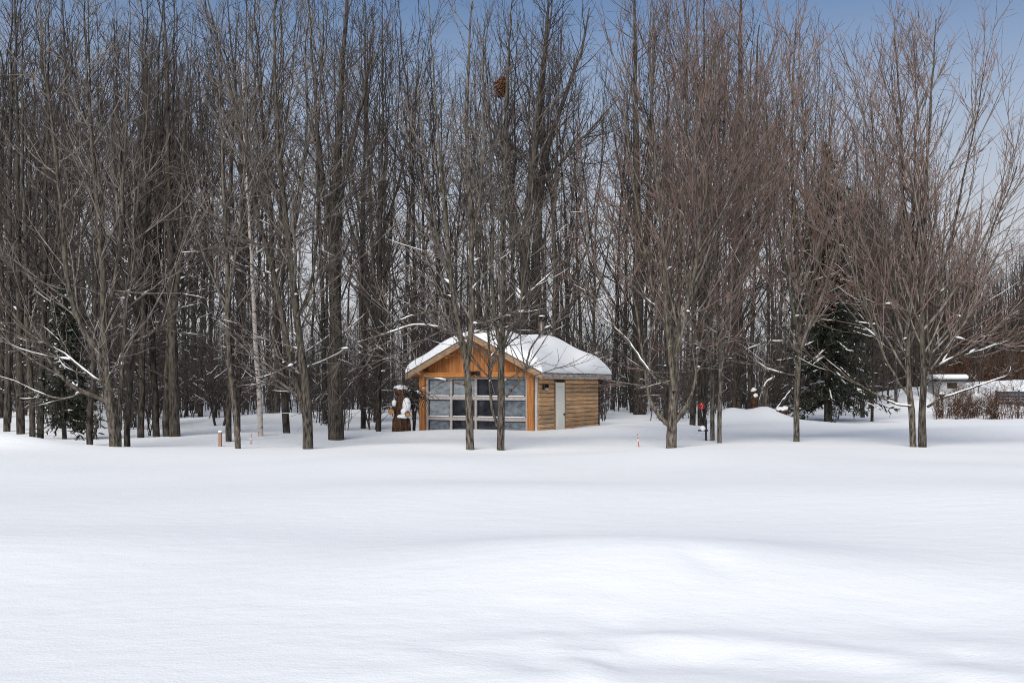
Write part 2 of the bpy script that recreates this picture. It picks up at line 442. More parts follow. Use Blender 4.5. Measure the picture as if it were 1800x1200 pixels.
Zs = np.maximum(base_, np.minimum(base_ + 0.02 + thick, ridge_soft + 0.045 + thick) + wob * np.clip(edge, 0, 1) * 0.8)
top = np.stack([Xs, Ys, Zs], -1).reshape(-1, 3)
bot = np.stack([Xs, Ys, base_ - 0.001], -1).reshape(-1, 3)
jj = np.arange(nu * nv).reshape(nv, nu)
qt = np.stack([jj[:-1, :-1], jj[:-1, 1:], jj[1:, 1:], jj[1:, :-1]], -1).reshape(-1, 4)
ringi = np.concatenate([jj[0, :-1], jj[:-1, -1], jj[-1, :0:-1], jj[:0:-1, 0]])
rq = np.stack([np.roll(ringi, -1), ringi, ringi + nu * nv, np.roll(ringi, -1) + nu * nv], -1)
link_mesh('roof_snow', np_mesh('roof_snow', np.concatenate([top, bot]), np.concatenate([qt, qt[:, ::-1] + nu * nv, rq]), M['snow']), rf)

# front: posts, header, gable boards
PWL, PWR = 0.21, 0.24
BM().box((-W + PWL / 2, -0.06, 0.67), (PWL, 0.2, 2.36), bev=0.008).build('corner_post', M['cedar'], cab)
BM().box((-0.10 - PWR / 2, -0.06, 0.67), (PWR, 0.2, 2.36), bev=0.008).build('corner_post', M['cedar'], cab)
BM().box((-0.046, -0.03, 0.72), (0.085, 0.10, 2.3), bev=0.004).build('corner_trim', M['trim_pale'], cab)
BM().box((-W / 2 - 0.02, -0.065, 1.925), (W - 0.06, 0.2, 0.17), bev=0.008).build('header_beam', M['cedar_beam'], cab)
for x in np.arange(-W + 0.28, -0.2, 0.142):                       # upright gable boards
    x1 = min(x + 0.136, -0.2)
    z0, za, zb = 2.013, roof_z(x) - TRF - 0.01, roof_z(x1) - TRF - 0.01
    if max(za, zb) - z0 < 0.03: continue
    pts = [(x, z0), (x1, z0), (x1, max(zb, z0 + .005)), (x, max(za, z0 + .005))]
    if x < XR < x1: pts.insert(3, (XR, ZR - TRF - 0.01))
    BM().prism(pts, -0.03 + random.uniform(-.006, .006), 0.02).build('gable_board', M['cedar'], cab)
BM().prism([(-W + 0.25, 2.0), (-0.25, 2.0), (XR, ZR - TRF - 0.02)], 0.022, 0.05).build('gable_backing', M['inside'], cab)
# purlins under the overhang and the brace at the peak
for x in (XR, XR - 1.05, XR + 1.05, -W + 0.12, -0.12):
    BM().box((x, -0.16, roof_z(x) - TRF - 0.085 - abs(x - XR) * 0.0), (0.10, 0.44, 0.15)).build('purlin', M['cedar_beam'], cab)
kp = BM().box((XR, -OF - 0.03, ZR - 0.36), (0.12, 0.09, 0.56), bev=0.006).build('king_post', M['barge'], cab)
fl = BM().box((XR + 0.05, -0.185, 1.99), (0.12, 0.05, 0.12)).build('floodlight', M['black'], cab)
for s in (-1, 1):
    BM().cyl((XR + 0.05 + s * .09, -0.2, 1.99), (XR + 0.05 + s * .14, -0.36, 1.95), 0.05, 0.085, 12).build('lamp_head', M['black'], fl)
# glazed front: rails, mullions, panes, each its own mesh
gx0, gx1 = -W + PWL + 0.004, -0.10 - PWR - 0.004
cols = np.linspace(gx0 + 0.05, gx1 - 0.05, 5)
rails = [(1.80, 0.07), (1.125, 0.13), (0.415, 0.13), (-0.30, 0.13)]
mw = 0.085
for z, h in rails:
    r_ = BM().box(((gx0 + gx1) / 2, 0.0, z), (gx1 - gx0, 0.09, h), bev=0.006).build('rail', M['frame'], cab)
    if 0.2 < z < 1.5:
        b = BM()
        for c in range(4):
            b.box(((cols[c] + cols[c + 1]) / 2 + random.uniform(-.02, .02), -0.055, z + h / 2 + 0.012), (cols[1] - cols[0] - 0.12 - random.uniform(0, .08), 0.05, 0.035), bev=0.012)
        b.build('snow_strip', M['snow'], r_, True)
pane_kind = [['pane_pale', 'pane_pale', 'pane_dark', 'pane_grey'], ['pane_pale', 'pane_dark', 'pane_dark', 'pane_grey'], ['pane_grey', 'pane_dark', 'pane_dark', 'pane_grey']]
for x in cols:
    BM().box((x, -0.012, 0.74), (mw, 0.10, 2.19), bev=0.006).build('mullion', M['frame'], cab)
for r_i in range(3):
    zt = rails[r_i][0] - rails[r_i][1] / 2; zb = rails[r_i + 1][0] + rails[r_i + 1][1] / 2
    for c in range(4):
        xa, xb = cols[c] + mw / 2, cols[c + 1] - mw / 2
        p = BM().box(((xa + xb) / 2, 0.02, (zt + zb) / 2), (xb - xa - 0.004, 0.012, zt - zb - 0.004)).build('pane', M[pane_kind[r_i][c]], cab)
        t_, b = 0.022, BM()
        for q in ((xa + t_ / 2, (zt + zb) / 2, t_, zt - zb - 0.006), (xb - t_ / 2, (zt + zb) / 2, t_, zt - zb - 0.006)):
            b.box((q[0], 0.0, q[1]), (q[2], 0.024, q[3]))
        b.box(((xa + xb) / 2, 0.002, zt - t_ / 2), (xb - xa - 0.05, 0.022, t_)).box(((xa + xb) / 2, 0.002, zb + t_ / 2), (xb - xa - 0.05, 0.022, t_))
        b.build('glazing_bead', M['black'], p)
# side: log siding in courses, pale door, wall lamp
DY0, DY1, DZ = 1.27, 2.03, 1.665
course = 0.148
def log_board(ya, yb, z, h):
    prof = [(0.0, z), (0.026, z + 0.010), (0.034, z + h * 0.3), (0.034, z + h * 0.7), (0.026, z + h - 0.012), (0.0, z + h - 0.002)]
    b = BM()
    n = len(prof)
    A = [b.bm.verts.new((x + random.uniform(-.002, .002), ya, zz)) for x, zz in prof]
    C_ = [b.bm.verts.new((x + random.uniform(-.002, .002), yb, zz)) for x, zz in prof]
    b.bm.faces.new(A); b.bm.faces.new(C_[::-1])
    for i in range(n):
        b.bm.faces.new((A[i], C_[i], C_[(i + 1) % n], A[(i + 1) % n]))
    return b.build('plank', M['siding'], cab)
for i in range(18):
    z = -0.46 + i * course
    top_ = min(z + course - 0.007, 1.985)
    if z + 0.02 > 1.98: break
    if z > DZ + 0.05:
        log_board(0.02, D - 0.08, z, top_ - z)
    else:
        log_board(0.02, DY0 - 0.06, z, top_ - z)
        log_board(DY1 + 0.10, D - 0.08, z, top_ - z)
BM().box((-0.03, D / 2, 0.8), (0.05, D - 0.1, 2.36)).build('sheathing', M['inside'], cab)
dr = BM().box((0.03, (DY0 + DY1) / 2, 0.6), (0.06, DY1 - DY0, DZ * 2 - 1.2), bev=0.006).build('door', M['door'], cab)
b = BM()
for z0_, z1_ in ((0.95, 1.5), (0.15, 0.75)):
    b.box((0.062, (DY0 + DY1) / 2, (z0_ + z1_) / 2), (0.012, 0.46, z1_ - z0_), bev=0.005)
b.build('door_panel', M['door'], dr)
BM().cyl((0.06, DY1 - 0.09, 0.55), (0.12, DY1 - 0.09, 0.55), 0.03).build('handle', M['black'], dr)
BM().box((0.03, DY1 + 0.05, 0.65), (0.075, 0.085, 2.1), bev=0.004).box((0.03, DY0 - 0.03, 0.65), (0.07, 0.045, 2.1)).build('door_jamb', M['barge'], cab)
BM().box((0.0, D - 0.03, 0.8), (0.10, 0.09, 2.32)).build('corner_trim', M['black'], cab)
lm = BM().box((0.05, 0.32, 1.5), (0.03, 0.10, 0.16)).cyl((0.09, 0.32, 1.56), (0.19, 0.32, 1.60), 0.02).build('wall_lamp', M['black'], cab)
BM().cyl((0.17, 0.32, 1.38), (0.17, 0.32, 1.58), 0.055, 0.075, 12).build('lantern', M['black'], lm, True)
BM().cyl((0.17, 0.32, 1.40), (0.17, 0.32, 1.47), 0.062, 0.066, 12).build('lens', M['trim_pale'], lm, True)
#END_CABIN

# ------------------------------------------------------------------ bare trees
def interp_branch(P, Rad, idx, t):
    S = P.shape[1] - 1
    f = np.clip(t, 0, 0.9999) * S
    i = f.astype(int); w = (f - i)[:, None]
    a, b = P[idx, i], P[idx, i + 1]
    ra, rb = Rad[idx, i], Rad[idx, i + 1]
    tan = b - a
    tan /= np.linalg.norm(tan, axis=1, keepdims=True) + 1e-9
    return a + (b - a) * w, ra + (rb - ra) * w[:, 0], tan

def grow(P, Rad, rng, dens, tmin, tmax, ang, lenf, up, segs, wig, rmul, rlen, rtip, side=None, tpow=1.0):
    """children on every branch of the bundle P; returns their points and radii"""
    L = np.linalg.norm(np.diff(P, axis=1), axis=2).sum(1)
    n = rng.poisson(dens * L * (tmax - tmin))
    idx = np.repeat(np.arange(len(P)), n)
    if len(idx) == 0:
        return np.zeros((0, segs + 1, 3)), np.zeros((0, segs + 1))
    m = len(idx)
    t = tmin + (tmax - tmin) * rng.random(m) ** tpow
    pos, r0, tan = interp_branch(P, Rad, idx, t)
    rv = rng.standard_normal((m, 3))
    perp = rv - (rv * tan).sum(1)[:, None] * tan
    perp /= np.linalg.norm(perp, axis=1, keepdims=True) + 1e-9
    a = np.radians(rng.uniform(ang[0], ang[1], m))[:, None]
    d = np.cos(a) * tan + np.sin(a) * perp
    ln = lenf(L[idx], t, rng.random(m), pos)
    out = np.empty((m, segs + 1, 3)); out[:, 0] = pos
    p = pos.copy()
    for s in range(segs):
        d = d + rng.standard_normal((m, 3)) * wig
        d[:, 2] += up
        d /= np.linalg.norm(d, axis=1, keepdims=True)
        p = p + d * (ln / segs)[:, None]
        out[:, s + 1] = p
    rs = np.minimum(r0 * rmul, rlen * ln + rtip)
    w = np.linspace(0, 1, segs + 1)
    rad = rs[:, None] * (1 - w) ** 0.9 + rtip * np.minimum(1, w * 1.6 + 0.25)
    return out, rad

def snow_tubes(tb, P, Rad, rng, prob, zmax, k=5, add=0.012):
    """strips of snow lying along the upper side of the flatter, lower branches"""
    if len(P) == 0:
        return
    d = P[:, -1] - P[:, 0]
    ln = np.linalg.norm(d, axis=1) + 1e-9
    flat = np.sqrt(np.clip(1 - (d[:, 2] / ln) ** 2, 0, 1))
    hgt = np.clip(1 - P[:, 0, 2] / zmax, 0, 1)
    pick = np.nonzero(rng.random(len(P)) < prob * np.clip(flat * 3.0 - 2.0, 0, 1) * hgt)[0]
    for rep_ in range(2):
        if rep_:
            pick = pick[rng.random(len(pick)) < 0.6]
        m = len(pick)
        if m == 0:
            return
        t0 = rng.uniform(0, 0.55, m); t1 = np.minimum(t0 + rng.uniform(0.15, 0.6, m), 0.98)
        w = np.linspace(0, 1, 7)
        Q = np.empty((m, 7, 3)); rr = np.empty((m, 7))
        for i in range(7):
            Q[:, i], rr[:, i], _ = interp_branch(P, Rad, pick, t0 + (t1 - t0) * w[i])
        prof = np.array([0.25, 0.8, 1, 1, 0.95, 0.75, 0.2])
        rs = (rr * 0.62 + 0.8 * add * rng.uniform(0.5, 1.3, m)[:, None]) * prof * rng.uniform(0.75, 1.2, (m, 7))
        Q[..., 2] += rr * 0.7 + rs * 0.3
        tb.add(Q, rs, k, 0)

def resample(poly, S, rng, jit):
    """poly: (n,4) x y z r -> S+1 points, smoothed"""
    poly = np.asarray(poly, float)
    seg = np.linalg.norm(np.diff(poly[:, :3], axis=0), axis=1)
    c = np.concatenate([[0], np.cumsum(seg)]); c /= c[-1]
    t = np.linspace(0, 1, S + 1)
    fine_t = np.linspace(0, 1, 6 * S + 1)
    F = np.stack([np.interp(fine_t, c, poly[:, i]) for i in range(4)], -1)
    kern = np.hanning(9)[1:-1]; kern /= kern.sum()
    pad = np.concatenate([np.repeat(F[:1], 3, 0), F, np.repeat(F[-1:], 3, 0)])
    F = np.stack([np.convolve(pad[:, i], kern, 'valid') for i in range(4)], -1)
    out = np.stack([np.interp(t, fine_t, F[:, i]) for i in range(4)], -1)
    n = rng.standard_normal((S + 1, 2)) * jit
    n[0] = 0
    out[:, :2] += n * np.minimum(1.0, 0.5 / (out[:, 3:4] * 12 + 0.5))
    return out

def finish_tree(name, stems, rng, root, mats, style, S=18):
    """stems: list of (n,4) local polylines. Adds trunk, crown and snow to root."""
    st = np.stack([resample(p, S, rng, style.get('jit', 0.05 if mats[0] == M['bark_dark'] else 0.025)) for p in stems])
    P, Rad = st[..., :3], st[..., 3]
    tk = Tubes()
    tk.add(P, Rad, style.get('sides', 9), 0, 0.05, rng)
    cr, sn = Tubes(), Tubes()
    Hh = P[..., 2].max()
    z0 = style.get('clear', 1.2)
    limb = style.get('limb', 0.27)
    def l1(Lp, t, u, pos):
        hh = np.clip((pos[:, 2]) / Hh, 0, 1)
        prof = np.interp(hh, [0, .12, .3, .6, .85, 1], style.get('prof', [.75, 1.0, 1.0, .72, .42, .25]))
        return Hh * limb * prof * (0.45 + 0.75 * u)
    P1, R1 = grow(P, Rad, rng, style.get('d1', 1.7), 0.02, 0.97, style.get('a1', (28, 62)), l1, style.get('u1', 0.10), 7, style.get('w1', 0.075), 0.55, 0.0088, 0.0045)
    keep = P1[:, 0, 2] > z0 + rng.random(len(P1)) * 0.6
    P1, R1 = P1[keep], R1[keep]
    lo = style.get('low', 1.1)
    if lo:
        # nearly level low limbs
        Pl, Rl = grow(P, Rad, rng, lo, 0.05, 0.40, (48, 88), lambda L, t, u, pos: Hh * style.get('lowlen', 0.20) * (0.35 + 0.8 * u), 0.035, 7, 0.085, 0.42, 0.0072, 0.0042)
        kl = Pl[:, 0, 2] > min(z0, 1.5) + 0.4 * rng.random(len(Pl))
        P1, R1 = np.concatenate([P1, Pl[kl]]), np.concatenate([R1, Rl[kl]])
    P2, R2 = grow(P1, R1, rng, style.get('d2', 2.3), 0.10, 0.98, style.get('a2', (22, 52)), lambda L, t, u, pos: np.minimum(L, 3.6) * (0.18 + style.get('l2', 0.40) * u) * (1.15 - 0.6 * t) + 0.12, style.get('u2', 0.05), 4, style.get('w2', 0.09), 0.62, 0.0068, style.get('tw', 0.0036))
    P2b, R2b = grow(P, Rad, rng, style.get('d2b', 1.6), 0.35, 1.0, (30, 65), lambda L, t, u, pos: 0.35 + 0.8 * u, 0.12, 4, 0.12, 0.4, 0.006, 0.0034)
    kb = P2b[:, 0, 2] > z0 + 0.3
    P2, R2 = np.concatenate([P2, P2b[kb]]), np.concatenate([R2, R2b[kb]])
    P3, R3 = grow(P2, R2, rng, style.get('d3', 2.2), 0.08, 1.0, (22, 55), lambda L, t, u, pos: 0.14 + 0.42 * u * (1.1 - 0.5 * t), 0.08, 2, 0.14, 0.75, 0.006, style.get('tw', 0.0036))
    cr.add(P1, R1, 5, 0); cr.add(P2, R2, 3, 1); cr.add(P3, R3, 3, 1)
    sp = style.get('snow', 0.5)
    if sp:
        snow_tubes(sn, P1, R1, rng, sp * 0.8, style.get('snow_z', 5.2), 5, 0.009)
        snow_tubes(sn, P2, R2, rng, sp * 1.1, style.get('snow_z', 5.2) * 1.25, 4, 0.005)
        fl_ = np.abs(P[:, -1, 2] - P[:, 0, 2]) < 0.75 * np.linalg.norm(P[:, -1] - P[:, 0], axis=1)
        snow_tubes(sn, P[fl_], Rad[fl_], rng, 1.2, 7.0, 6, 0.012)
    if sp:
        # clumps lodged where low limbs leave the trunk
        ck = np.nonzero((P1[:, 0, 2] < 5.0) & (rng.random(len(P1)) < 0.45) & (np.abs(P1[:, 1, 2] - P1[:, 0, 2]) < 0.72 * np.linalg.norm(P1[:, 1] - P1[:, 0], axis=1)))[0]
        if len(ck):
            Q = np.stack([P1[ck, 0] * (1 - w_) + P1[ck, 1] * w_ for w_ in (0.12, 0.3, 0.5, 0.75)], 1)
            rs = (R1[ck, 0] * 0.8 + 0.016 * rng.uniform(0.5, 1.4, len(ck)))[:, None] * np.array([0.5, 1, 0.8, 0.2])
            Q[..., 2] += R1[ck, 0][:, None] * 0.7 + rs * 0.5
            sn.add(Q, rs, 6, 0)
    me1 = tk.mesh(name + '_trunk', [mats[0]])
    me2 = cr.mesh(name + '_crown', [mats[1], mats[2]])
    parts = [('trunk', me1), ('crown', me2)]
    if sn.V:
        parts.append(('branch_snow', sn.mesh(name + '_snow', [M['snow']])))
    obs = [link_mesh(n_, m_, root) for n_, m_ in parts]
    if len(obs) > 2: obs[2]['kind'] = 'stuff'
    return obs, (P, Rad, P1, R1)

FRONT = (M['bark'], M['limb'], M['twig'])
REDDISH = (M['bark'], M['limb'], M['twig_red'])
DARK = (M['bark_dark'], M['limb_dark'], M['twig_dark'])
BIRCH = (M['bark_birch'], M['limb'], M['twig'])

def hero(name, label, d, stems, seed, mats=FRONT, group='bare trees standing along the edge of the snow field', cat='tree', spread=0.5, **style):
    """stems in photo pixels: lists of (px, py, width_px); all share depth d, each drifting a little nearer or farther as it rises"""
    rng = np.random.default_rng(seed)
    bx = (stems[0][0][0] - 900) / F_PX * d
    base = np.array((bx, d, hz(bx, d)))
    root = empty(name, base)
    loc = []
    for k, s in enumerate(stems):
        dr_ = rng.uniform(-1, 1) * spread * (0.4 if k == 0 else 1.0)
        pl = []
        y0_ = stems[0][0][1]
        for (px, py, w) in s:
            f = max(0.0, (y0_ - py) / 700.0)
            p = PX(px, py, d + dr_ * f * 3.0) - base
            pl.append((*p, 0.5 * w / F_PX * d))
        if k == 0:
            pl[0] = (pl[0][0], pl[0][1], -0.4, pl[0][3])
        loc.append(pl)
    tag(root, label, cat, group)
    obs, data = finish_tree(name, loc, rng, root, mats, style)
    return root, obs, data
#END_TREELIB

HERO = {}
def h(key, *a, **k):
    HERO[key] = hero(*a, **k)

BROOM = dict(a1=(16, 40), u1=0.11, limb=0.38, d1=2.8, d2=2.7, d3=2.2, low=0.7, a2=(14, 38), l2=0.55, w1=0.055, w2=0.07, u2=0.04, mats=REDDISH, prof=[.6, .9, 1.0, .8, .5, .3])
h('maple_left', 'maple_tree', 'spreading multi-stemmed maple with two long snow-laden low limbs, nearest the left edge', 25.2, [
    [(203, 790, 22), (200, 740, 20), (192, 700, 17), (186, 650, 15), (184, 600, 13), (183, 560, 12), (180, 480, 10), (172, 370, 8), (160, 240, 6), (150, 90, 3), (148, -60, 1.2)],
    [(192, 690, 13), (185, 640, 12), (165, 605, 11), (140, 572, 10), (122, 520, 9), (114, 440, 8), (104, 330, 6), (90, 200, 4), (76, 90, 2.5), (70, -20, 1)],
    [(210, 760, 8), (211, 700, 8), (217, 625, 7), (222, 530, 6), (236, 420, 5), (246, 300, 4), (262, 150, 2.5), (268, 20, 1)],
    [(192, 708, 9), (160, 694, 8), (125, 679, 7), (95, 645, 6), (70, 612, 5), (40, 570, 4), (8, 536, 3), (-40, 480, 1)],
    [(206, 692, 5), (185, 676, 5), (160, 662, 4.5), (137, 642, 4), (105, 617, 3), (75, 600, 2), (40, 596, 1)],
    [(184, 570, 7), (205, 480, 6), (214, 360, 5), (222, 230, 3.5), (228, 90, 2), (230, -40, 1)],
    [(236, 600, 4), (262, 588, 4), (290, 568, 3.5), (320, 540, 2.5), (345, 528, 1.5), (360, 520, 0.8)]],
  3, d1=1.7, snow=0.55)
h('maple_left_b', 'maple_tree', 'dark straight trunk touching the right side of the spreading multi-stemmed maple at the left', 26.0, [
    [(224, 784, 12), (226, 720, 11), (231, 660, 10), (238, 590, 9), (250, 480, 8), (262, 350, 6.5), (275, 200, 4.5), (283, 60, 2.5), (288, -60, 1)],
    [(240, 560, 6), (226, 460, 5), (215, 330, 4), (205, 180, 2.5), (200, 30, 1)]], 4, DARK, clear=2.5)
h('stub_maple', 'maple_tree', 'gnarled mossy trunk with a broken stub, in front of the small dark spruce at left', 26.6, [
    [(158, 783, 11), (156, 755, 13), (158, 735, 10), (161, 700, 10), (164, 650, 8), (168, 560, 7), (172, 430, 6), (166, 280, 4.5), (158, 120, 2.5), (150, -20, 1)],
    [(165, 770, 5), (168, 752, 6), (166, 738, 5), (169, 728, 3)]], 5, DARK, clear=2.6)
h('thin_a', 'maple_tree', 'slender pale-barked maple between the white birch and the cluster of four dark trunks', 26.0, [
    [(419, 784, 11), (416, 752, 10), (410, 700, 9), (403, 640, 8), (400, 560, 8), (398, 440, 7), (392, 300, 5), (385, 150, 3), (380, 10, 1.5)],
    [(400, 540, 5), (418, 420, 4.5), (430, 300, 4), (436, 160, 2.5), (440, 20, 1)]], 6, clear=2.2)
h('thin_b', 'maple_tree', 'slim dark trunk close behind the slender pale-barked maple left of the birch', 29.2, [
    [(402, 770, 11), (403, 700, 10), (405, 600, 9), (400, 470, 8), (404, 330, 6), (412, 180, 4), (418, 20, 2)]], 7, DARK, clear=2.8)
h('big_fork', 'maple_tree', 'tall grey maple forking low, its trunk leaning, between the birch and the widest trunk', 25.9, [
    [(542, 785, 21), (540, 740, 18), (538, 690, 16.5), (535, 650, 15), (528, 612, 13.5), (522, 562, 12.5), (517, 512, 12), (510, 450, 10.5), (502, 375, 9.5), (492, 300, 8.5), (486, 200, 7), (481, 100, 5), (486, 0, 3), (488, -70, 1.5)],
    [(537, 730, 11), (522, 685, 11), (510, 630, 10.5), (500, 575, 10), (490, 525, 10), (472, 450, 9.5), (457, 400, 9), (447, 350, 8.5), (435, 300, 8), (415, 200, 6.5), (392, 110, 5), (370, 30, 3), (355, -60, 1.5)],
    [(521, 560, 5), (548, 500, 5), (560, 400, 4.5), (556, 280, 4), (565, 140, 3), (570, 0, 1.5)],
    [(509, 440, 6), (530, 340, 5), (540, 220, 4), (538, 90, 2.5), (545, -30, 1)],
    [(446, 350, 5), (452, 250, 4.5), (448, 140, 3), (440, 20, 1.5)],
    [(521, 640, 5), (500, 645, 4.5), (480, 630, 4), (470, 618, 3), (455, 615, 1.5)]], 8, snow=0.5, d1=1.6)
h('wide_dark', 'maple_tree', 'widest dark trunk left of the cabin, behind the tall grey forked maple', 30.6, [
    [(590, 768, 29), (590, 720, 27), (590, 640, 24), (588, 540, 20), (585, 430, 18), (592, 300, 14), (600, 170, 10), (607, 50, 7), (612, -60, 4)],
    [(587, 440, 11), (568, 330, 9), (556, 200, 6), (546, 60, 3.5), (540, -60, 1.5)],
    [(591, 350, 9), (622, 240, 7), (645, 130, 5), (658, 10, 2.5)]], 9, DARK, clear=3.0, limb=0.26)
h('birch', 'birch_tree', 'birch with peeling white bark, the only white trunk left of the cabin', 31.0, [
    [(459, 766, 10), (456, 700, 9), (452, 640, 9), (449, 600, 8), (446, 520, 7), (443, 460, 6), (438, 380, 5), (430, 250, 3.5), (424, 110, 1.5)]], 10, BIRCH, clear=3.2, limb=0.2)
h('front_a', 'maple_tree', 'forked maple standing in front of the left half of the glazed cabin front', 26.1, [
    [(828, 783, 15.5), (825, 718, 13.5), (822, 664, 12.5), (819, 624, 12), (811, 595, 9.5), (804, 573, 8.5), (796, 520, 8), (788, 430, 7), (776, 300, 5.5), (765, 180, 3.5), (757, 60, 2), (752, -30, 0.8)],
    [(821, 640, 11), (826, 600, 10.5), (830, 560, 10.5), (829, 500, 10), (829, 400, 9), (823, 300, 8), (820, 200, 6), (823, 90, 4), (829, 0, 1.8)],
    [(795, 500, 5), (770, 420, 4.5), (752, 320, 3.5), (738, 200, 2.5), (728, 90, 1.2)],
    [(828, 440, 5), (846, 340, 4.5), (852, 230, 3.5), (848, 110, 2), (852, 20, 1)],
    [(817, 676, 4), (800, 672, 3.5), (790, 668, 3), (775, 672, 2.2), (750, 690, 1.2)],
    [(806, 590, 5), (770, 575, 4.5), (730, 570, 4), (690, 583, 3.5), (640, 598, 2.6), (596, 622, 1.4)],
    [(795, 560, 4), (760, 545, 3.5), (720, 556, 3), (680, 572, 2.4), (640, 580, 1.4)]], 11, snow=0.5, clear=1.6, d1=1.8)
h('front_b', 'maple_tree', 'slim maple holding the leafy nest, before the right half of the glazed cabin front', 26.3, [
    [(879.5, 782, 14.5), (881, 729, 13), (882, 684, 12), (881, 618, 11.5), (883, 573, 10.5), (886, 530, 9.5), (884, 430, 8.5), (887, 300, 7), (889, 200, 5.5), (892, 120, 3.5), (899, 20, 1.8)],
    [(876, 752, 6), (866, 730, 5.5), (862, 690, 5), (860, 640, 5), (858, 590, 4.5), (852, 500, 4.5), (847, 400, 3.5), (838, 250, 2.5), (833, 100, 1)],
    [(881, 622, 7), (872, 575, 6.5), (864, 500, 6), (866, 400, 5), (862, 280, 4), (858, 150, 2.5), (850, 40, 1)],
    [(882, 610, 5), (900, 575, 4.5), (918, 520, 4), (930, 430, 3.5), (936, 320, 3), (944, 190, 2), (948, 80, 1)],
    [(889, 698, 4.5), (903, 682, 4), (918, 664, 4), (926, 638, 3.5), (934, 612, 3), (951, 585, 2.5), (972, 550, 1.5)],
    [(884, 560, 4), (925, 520, 3.5), (968, 480, 3), (1000, 455, 2.2), (1035, 430, 1.2)]], 12, clear=1.6, d1=1.7)
h('broom', 'maple_tree', 'stout broom-crowned maple with two low curved stub limbs, right of the cabin', 26.0, [
    [(1180, 785, 19), (1181, 750, 18), (1183, 715, 15), (1185, 680, 15), (1187, 640, 13.5), (1190, 560, 11.5), (1194, 460, 9.5), (1200, 340, 7), (1206, 200, 5), (1210, 60, 2.5), (1213, -20, 1)],
    [(1176, 748, 9), (1165, 738, 8), (1152, 724, 7.5), (1143, 702, 6.5), (1136, 680, 5.5), (1133, 640, 4.5), (1120, 560, 3.5), (1105, 470, 2.5), (1092, 380, 1.2)],
    [(1183, 744, 11), (1198, 726, 10), (1210, 712, 8.5), (1216, 690, 5), (1222, 660, 4), (1232, 600, 3.5), (1250, 500, 2.6), (1268, 380, 1.2)],
    [(1184, 690, 10), (1178, 620, 9.5), (1172, 540, 8.5), (1165, 430, 7), (1152, 290, 5.5), (1142, 120, 3), (1138, 10, 1.2)],
    [(1188, 630, 8), (1205, 560, 7.5), (1224, 460, 6.5), (1240, 330, 5), (1254, 180, 3.5), (1262, 40, 1.5)],
    [(1177, 600, 6), (1150, 520, 5.5), (1125, 400, 4.5), (1105, 260, 3.5), (1090, 110, 1.6)],
    [(1208, 545, 6), (1250, 450, 5), (1285, 330, 4), (1312, 200, 2.8), (1328, 70, 1.2)],
    [(1176, 675, 5), (1155, 668, 4.5), (1135, 645, 4), (1105, 600, 3), (1075, 570, 2), (1050, 552, 1)]], 13,
  clear=1.3, snow=0.55, d1=2.9, **{k: v for k, v in BROOM.items() if k != 'd1'})
h('pole_a', 'maple_tree', 'straight narrow trunk just right of the dark stand with the snow dome', 27.8, [
    [(1265, 776, 8), (1265, 700, 7.5), (1265, 640, 7.5), (1262, 540, 6.5), (1260, 430, 6), (1268, 300, 5), (1276, 150, 3), (1285, 30, 1.2)],
    [(1264, 620, 4.5), (1285, 540, 4), (1310, 420, 3.5), (1335, 290, 2.6), (1350, 150, 1.2)]], 14, clear=1.8, **BROOM)
h('pole_b', 'maple_tree', 'mossy narrow trunk between the red ornament and the straight narrow trunk beside it', 29.2, [
    [(1253, 770, 8), (1253, 720, 7.5), (1250, 650, 7), (1246, 540, 6.5), (1241, 400, 5.5), (1246, 250, 4), (1252, 90, 2)]], 15, clear=2.0, **BROOM)
h('pole_c', 'maple_tree', 'single straight maple standing alone between the stout broom-crowned maple and the big spruce', 28.9, [
    [(1400, 772, 11), (1400, 720, 10), (1402, 660, 9.5), (1406, 600, 8.5), (1404, 520, 8), (1398, 400, 7), (1391, 250, 5.5), (1394, 120, 3.5), (1400, 30, 1.5)],
    [(1402, 640, 6), (1422, 560, 5.5), (1440, 440, 4.5), (1452, 300, 3.2), (1464, 150, 1.4)],
    [(1403, 590, 6), (1385, 500, 5), (1365, 380, 4), (1350, 240, 3), (1342, 110, 1.2)],
    [(1404, 620, 3.5), (1380, 600, 3.2), (1350, 600, 2.8), (1310, 615, 2.2), (1275, 640, 1.2)],
    [(1400, 660, 2.6), (1370, 655, 2.6), (1340, 645, 2.4), (1300, 634, 2), (1270, 630, 1)]], 16, clear=1.6, snow=0.55, **BROOM)
h('twin_l', 'maple_tree', 'left trunk of the close-set maple pair at right', 26.6, [
    [(1606, 781, 12.5), (1604, 740, 11), (1601, 700, 10), (1597, 650, 9), (1596, 575, 8), (1597, 500, 7.5), (1590, 380, 6.5), (1585, 250, 5), (1578, 120, 3), (1571, 30, 1.2)],
    [(1600, 700, 4.5), (1575, 665, 4), (1552, 620, 3.5), (1530, 560, 3), (1505, 490, 2.2), (1480, 400, 1.2)],
    [(1597, 620, 5), (1570, 540, 4.5), (1552, 420, 4), (1540, 290, 3), (1528, 160, 1.3)],
    [(1604, 714, 3.5), (1580, 712, 3), (1550, 700, 2.6), (1520, 680, 2), (1480, 660, 1)]], 17, clear=1.6, snow=0.5, **BROOM)
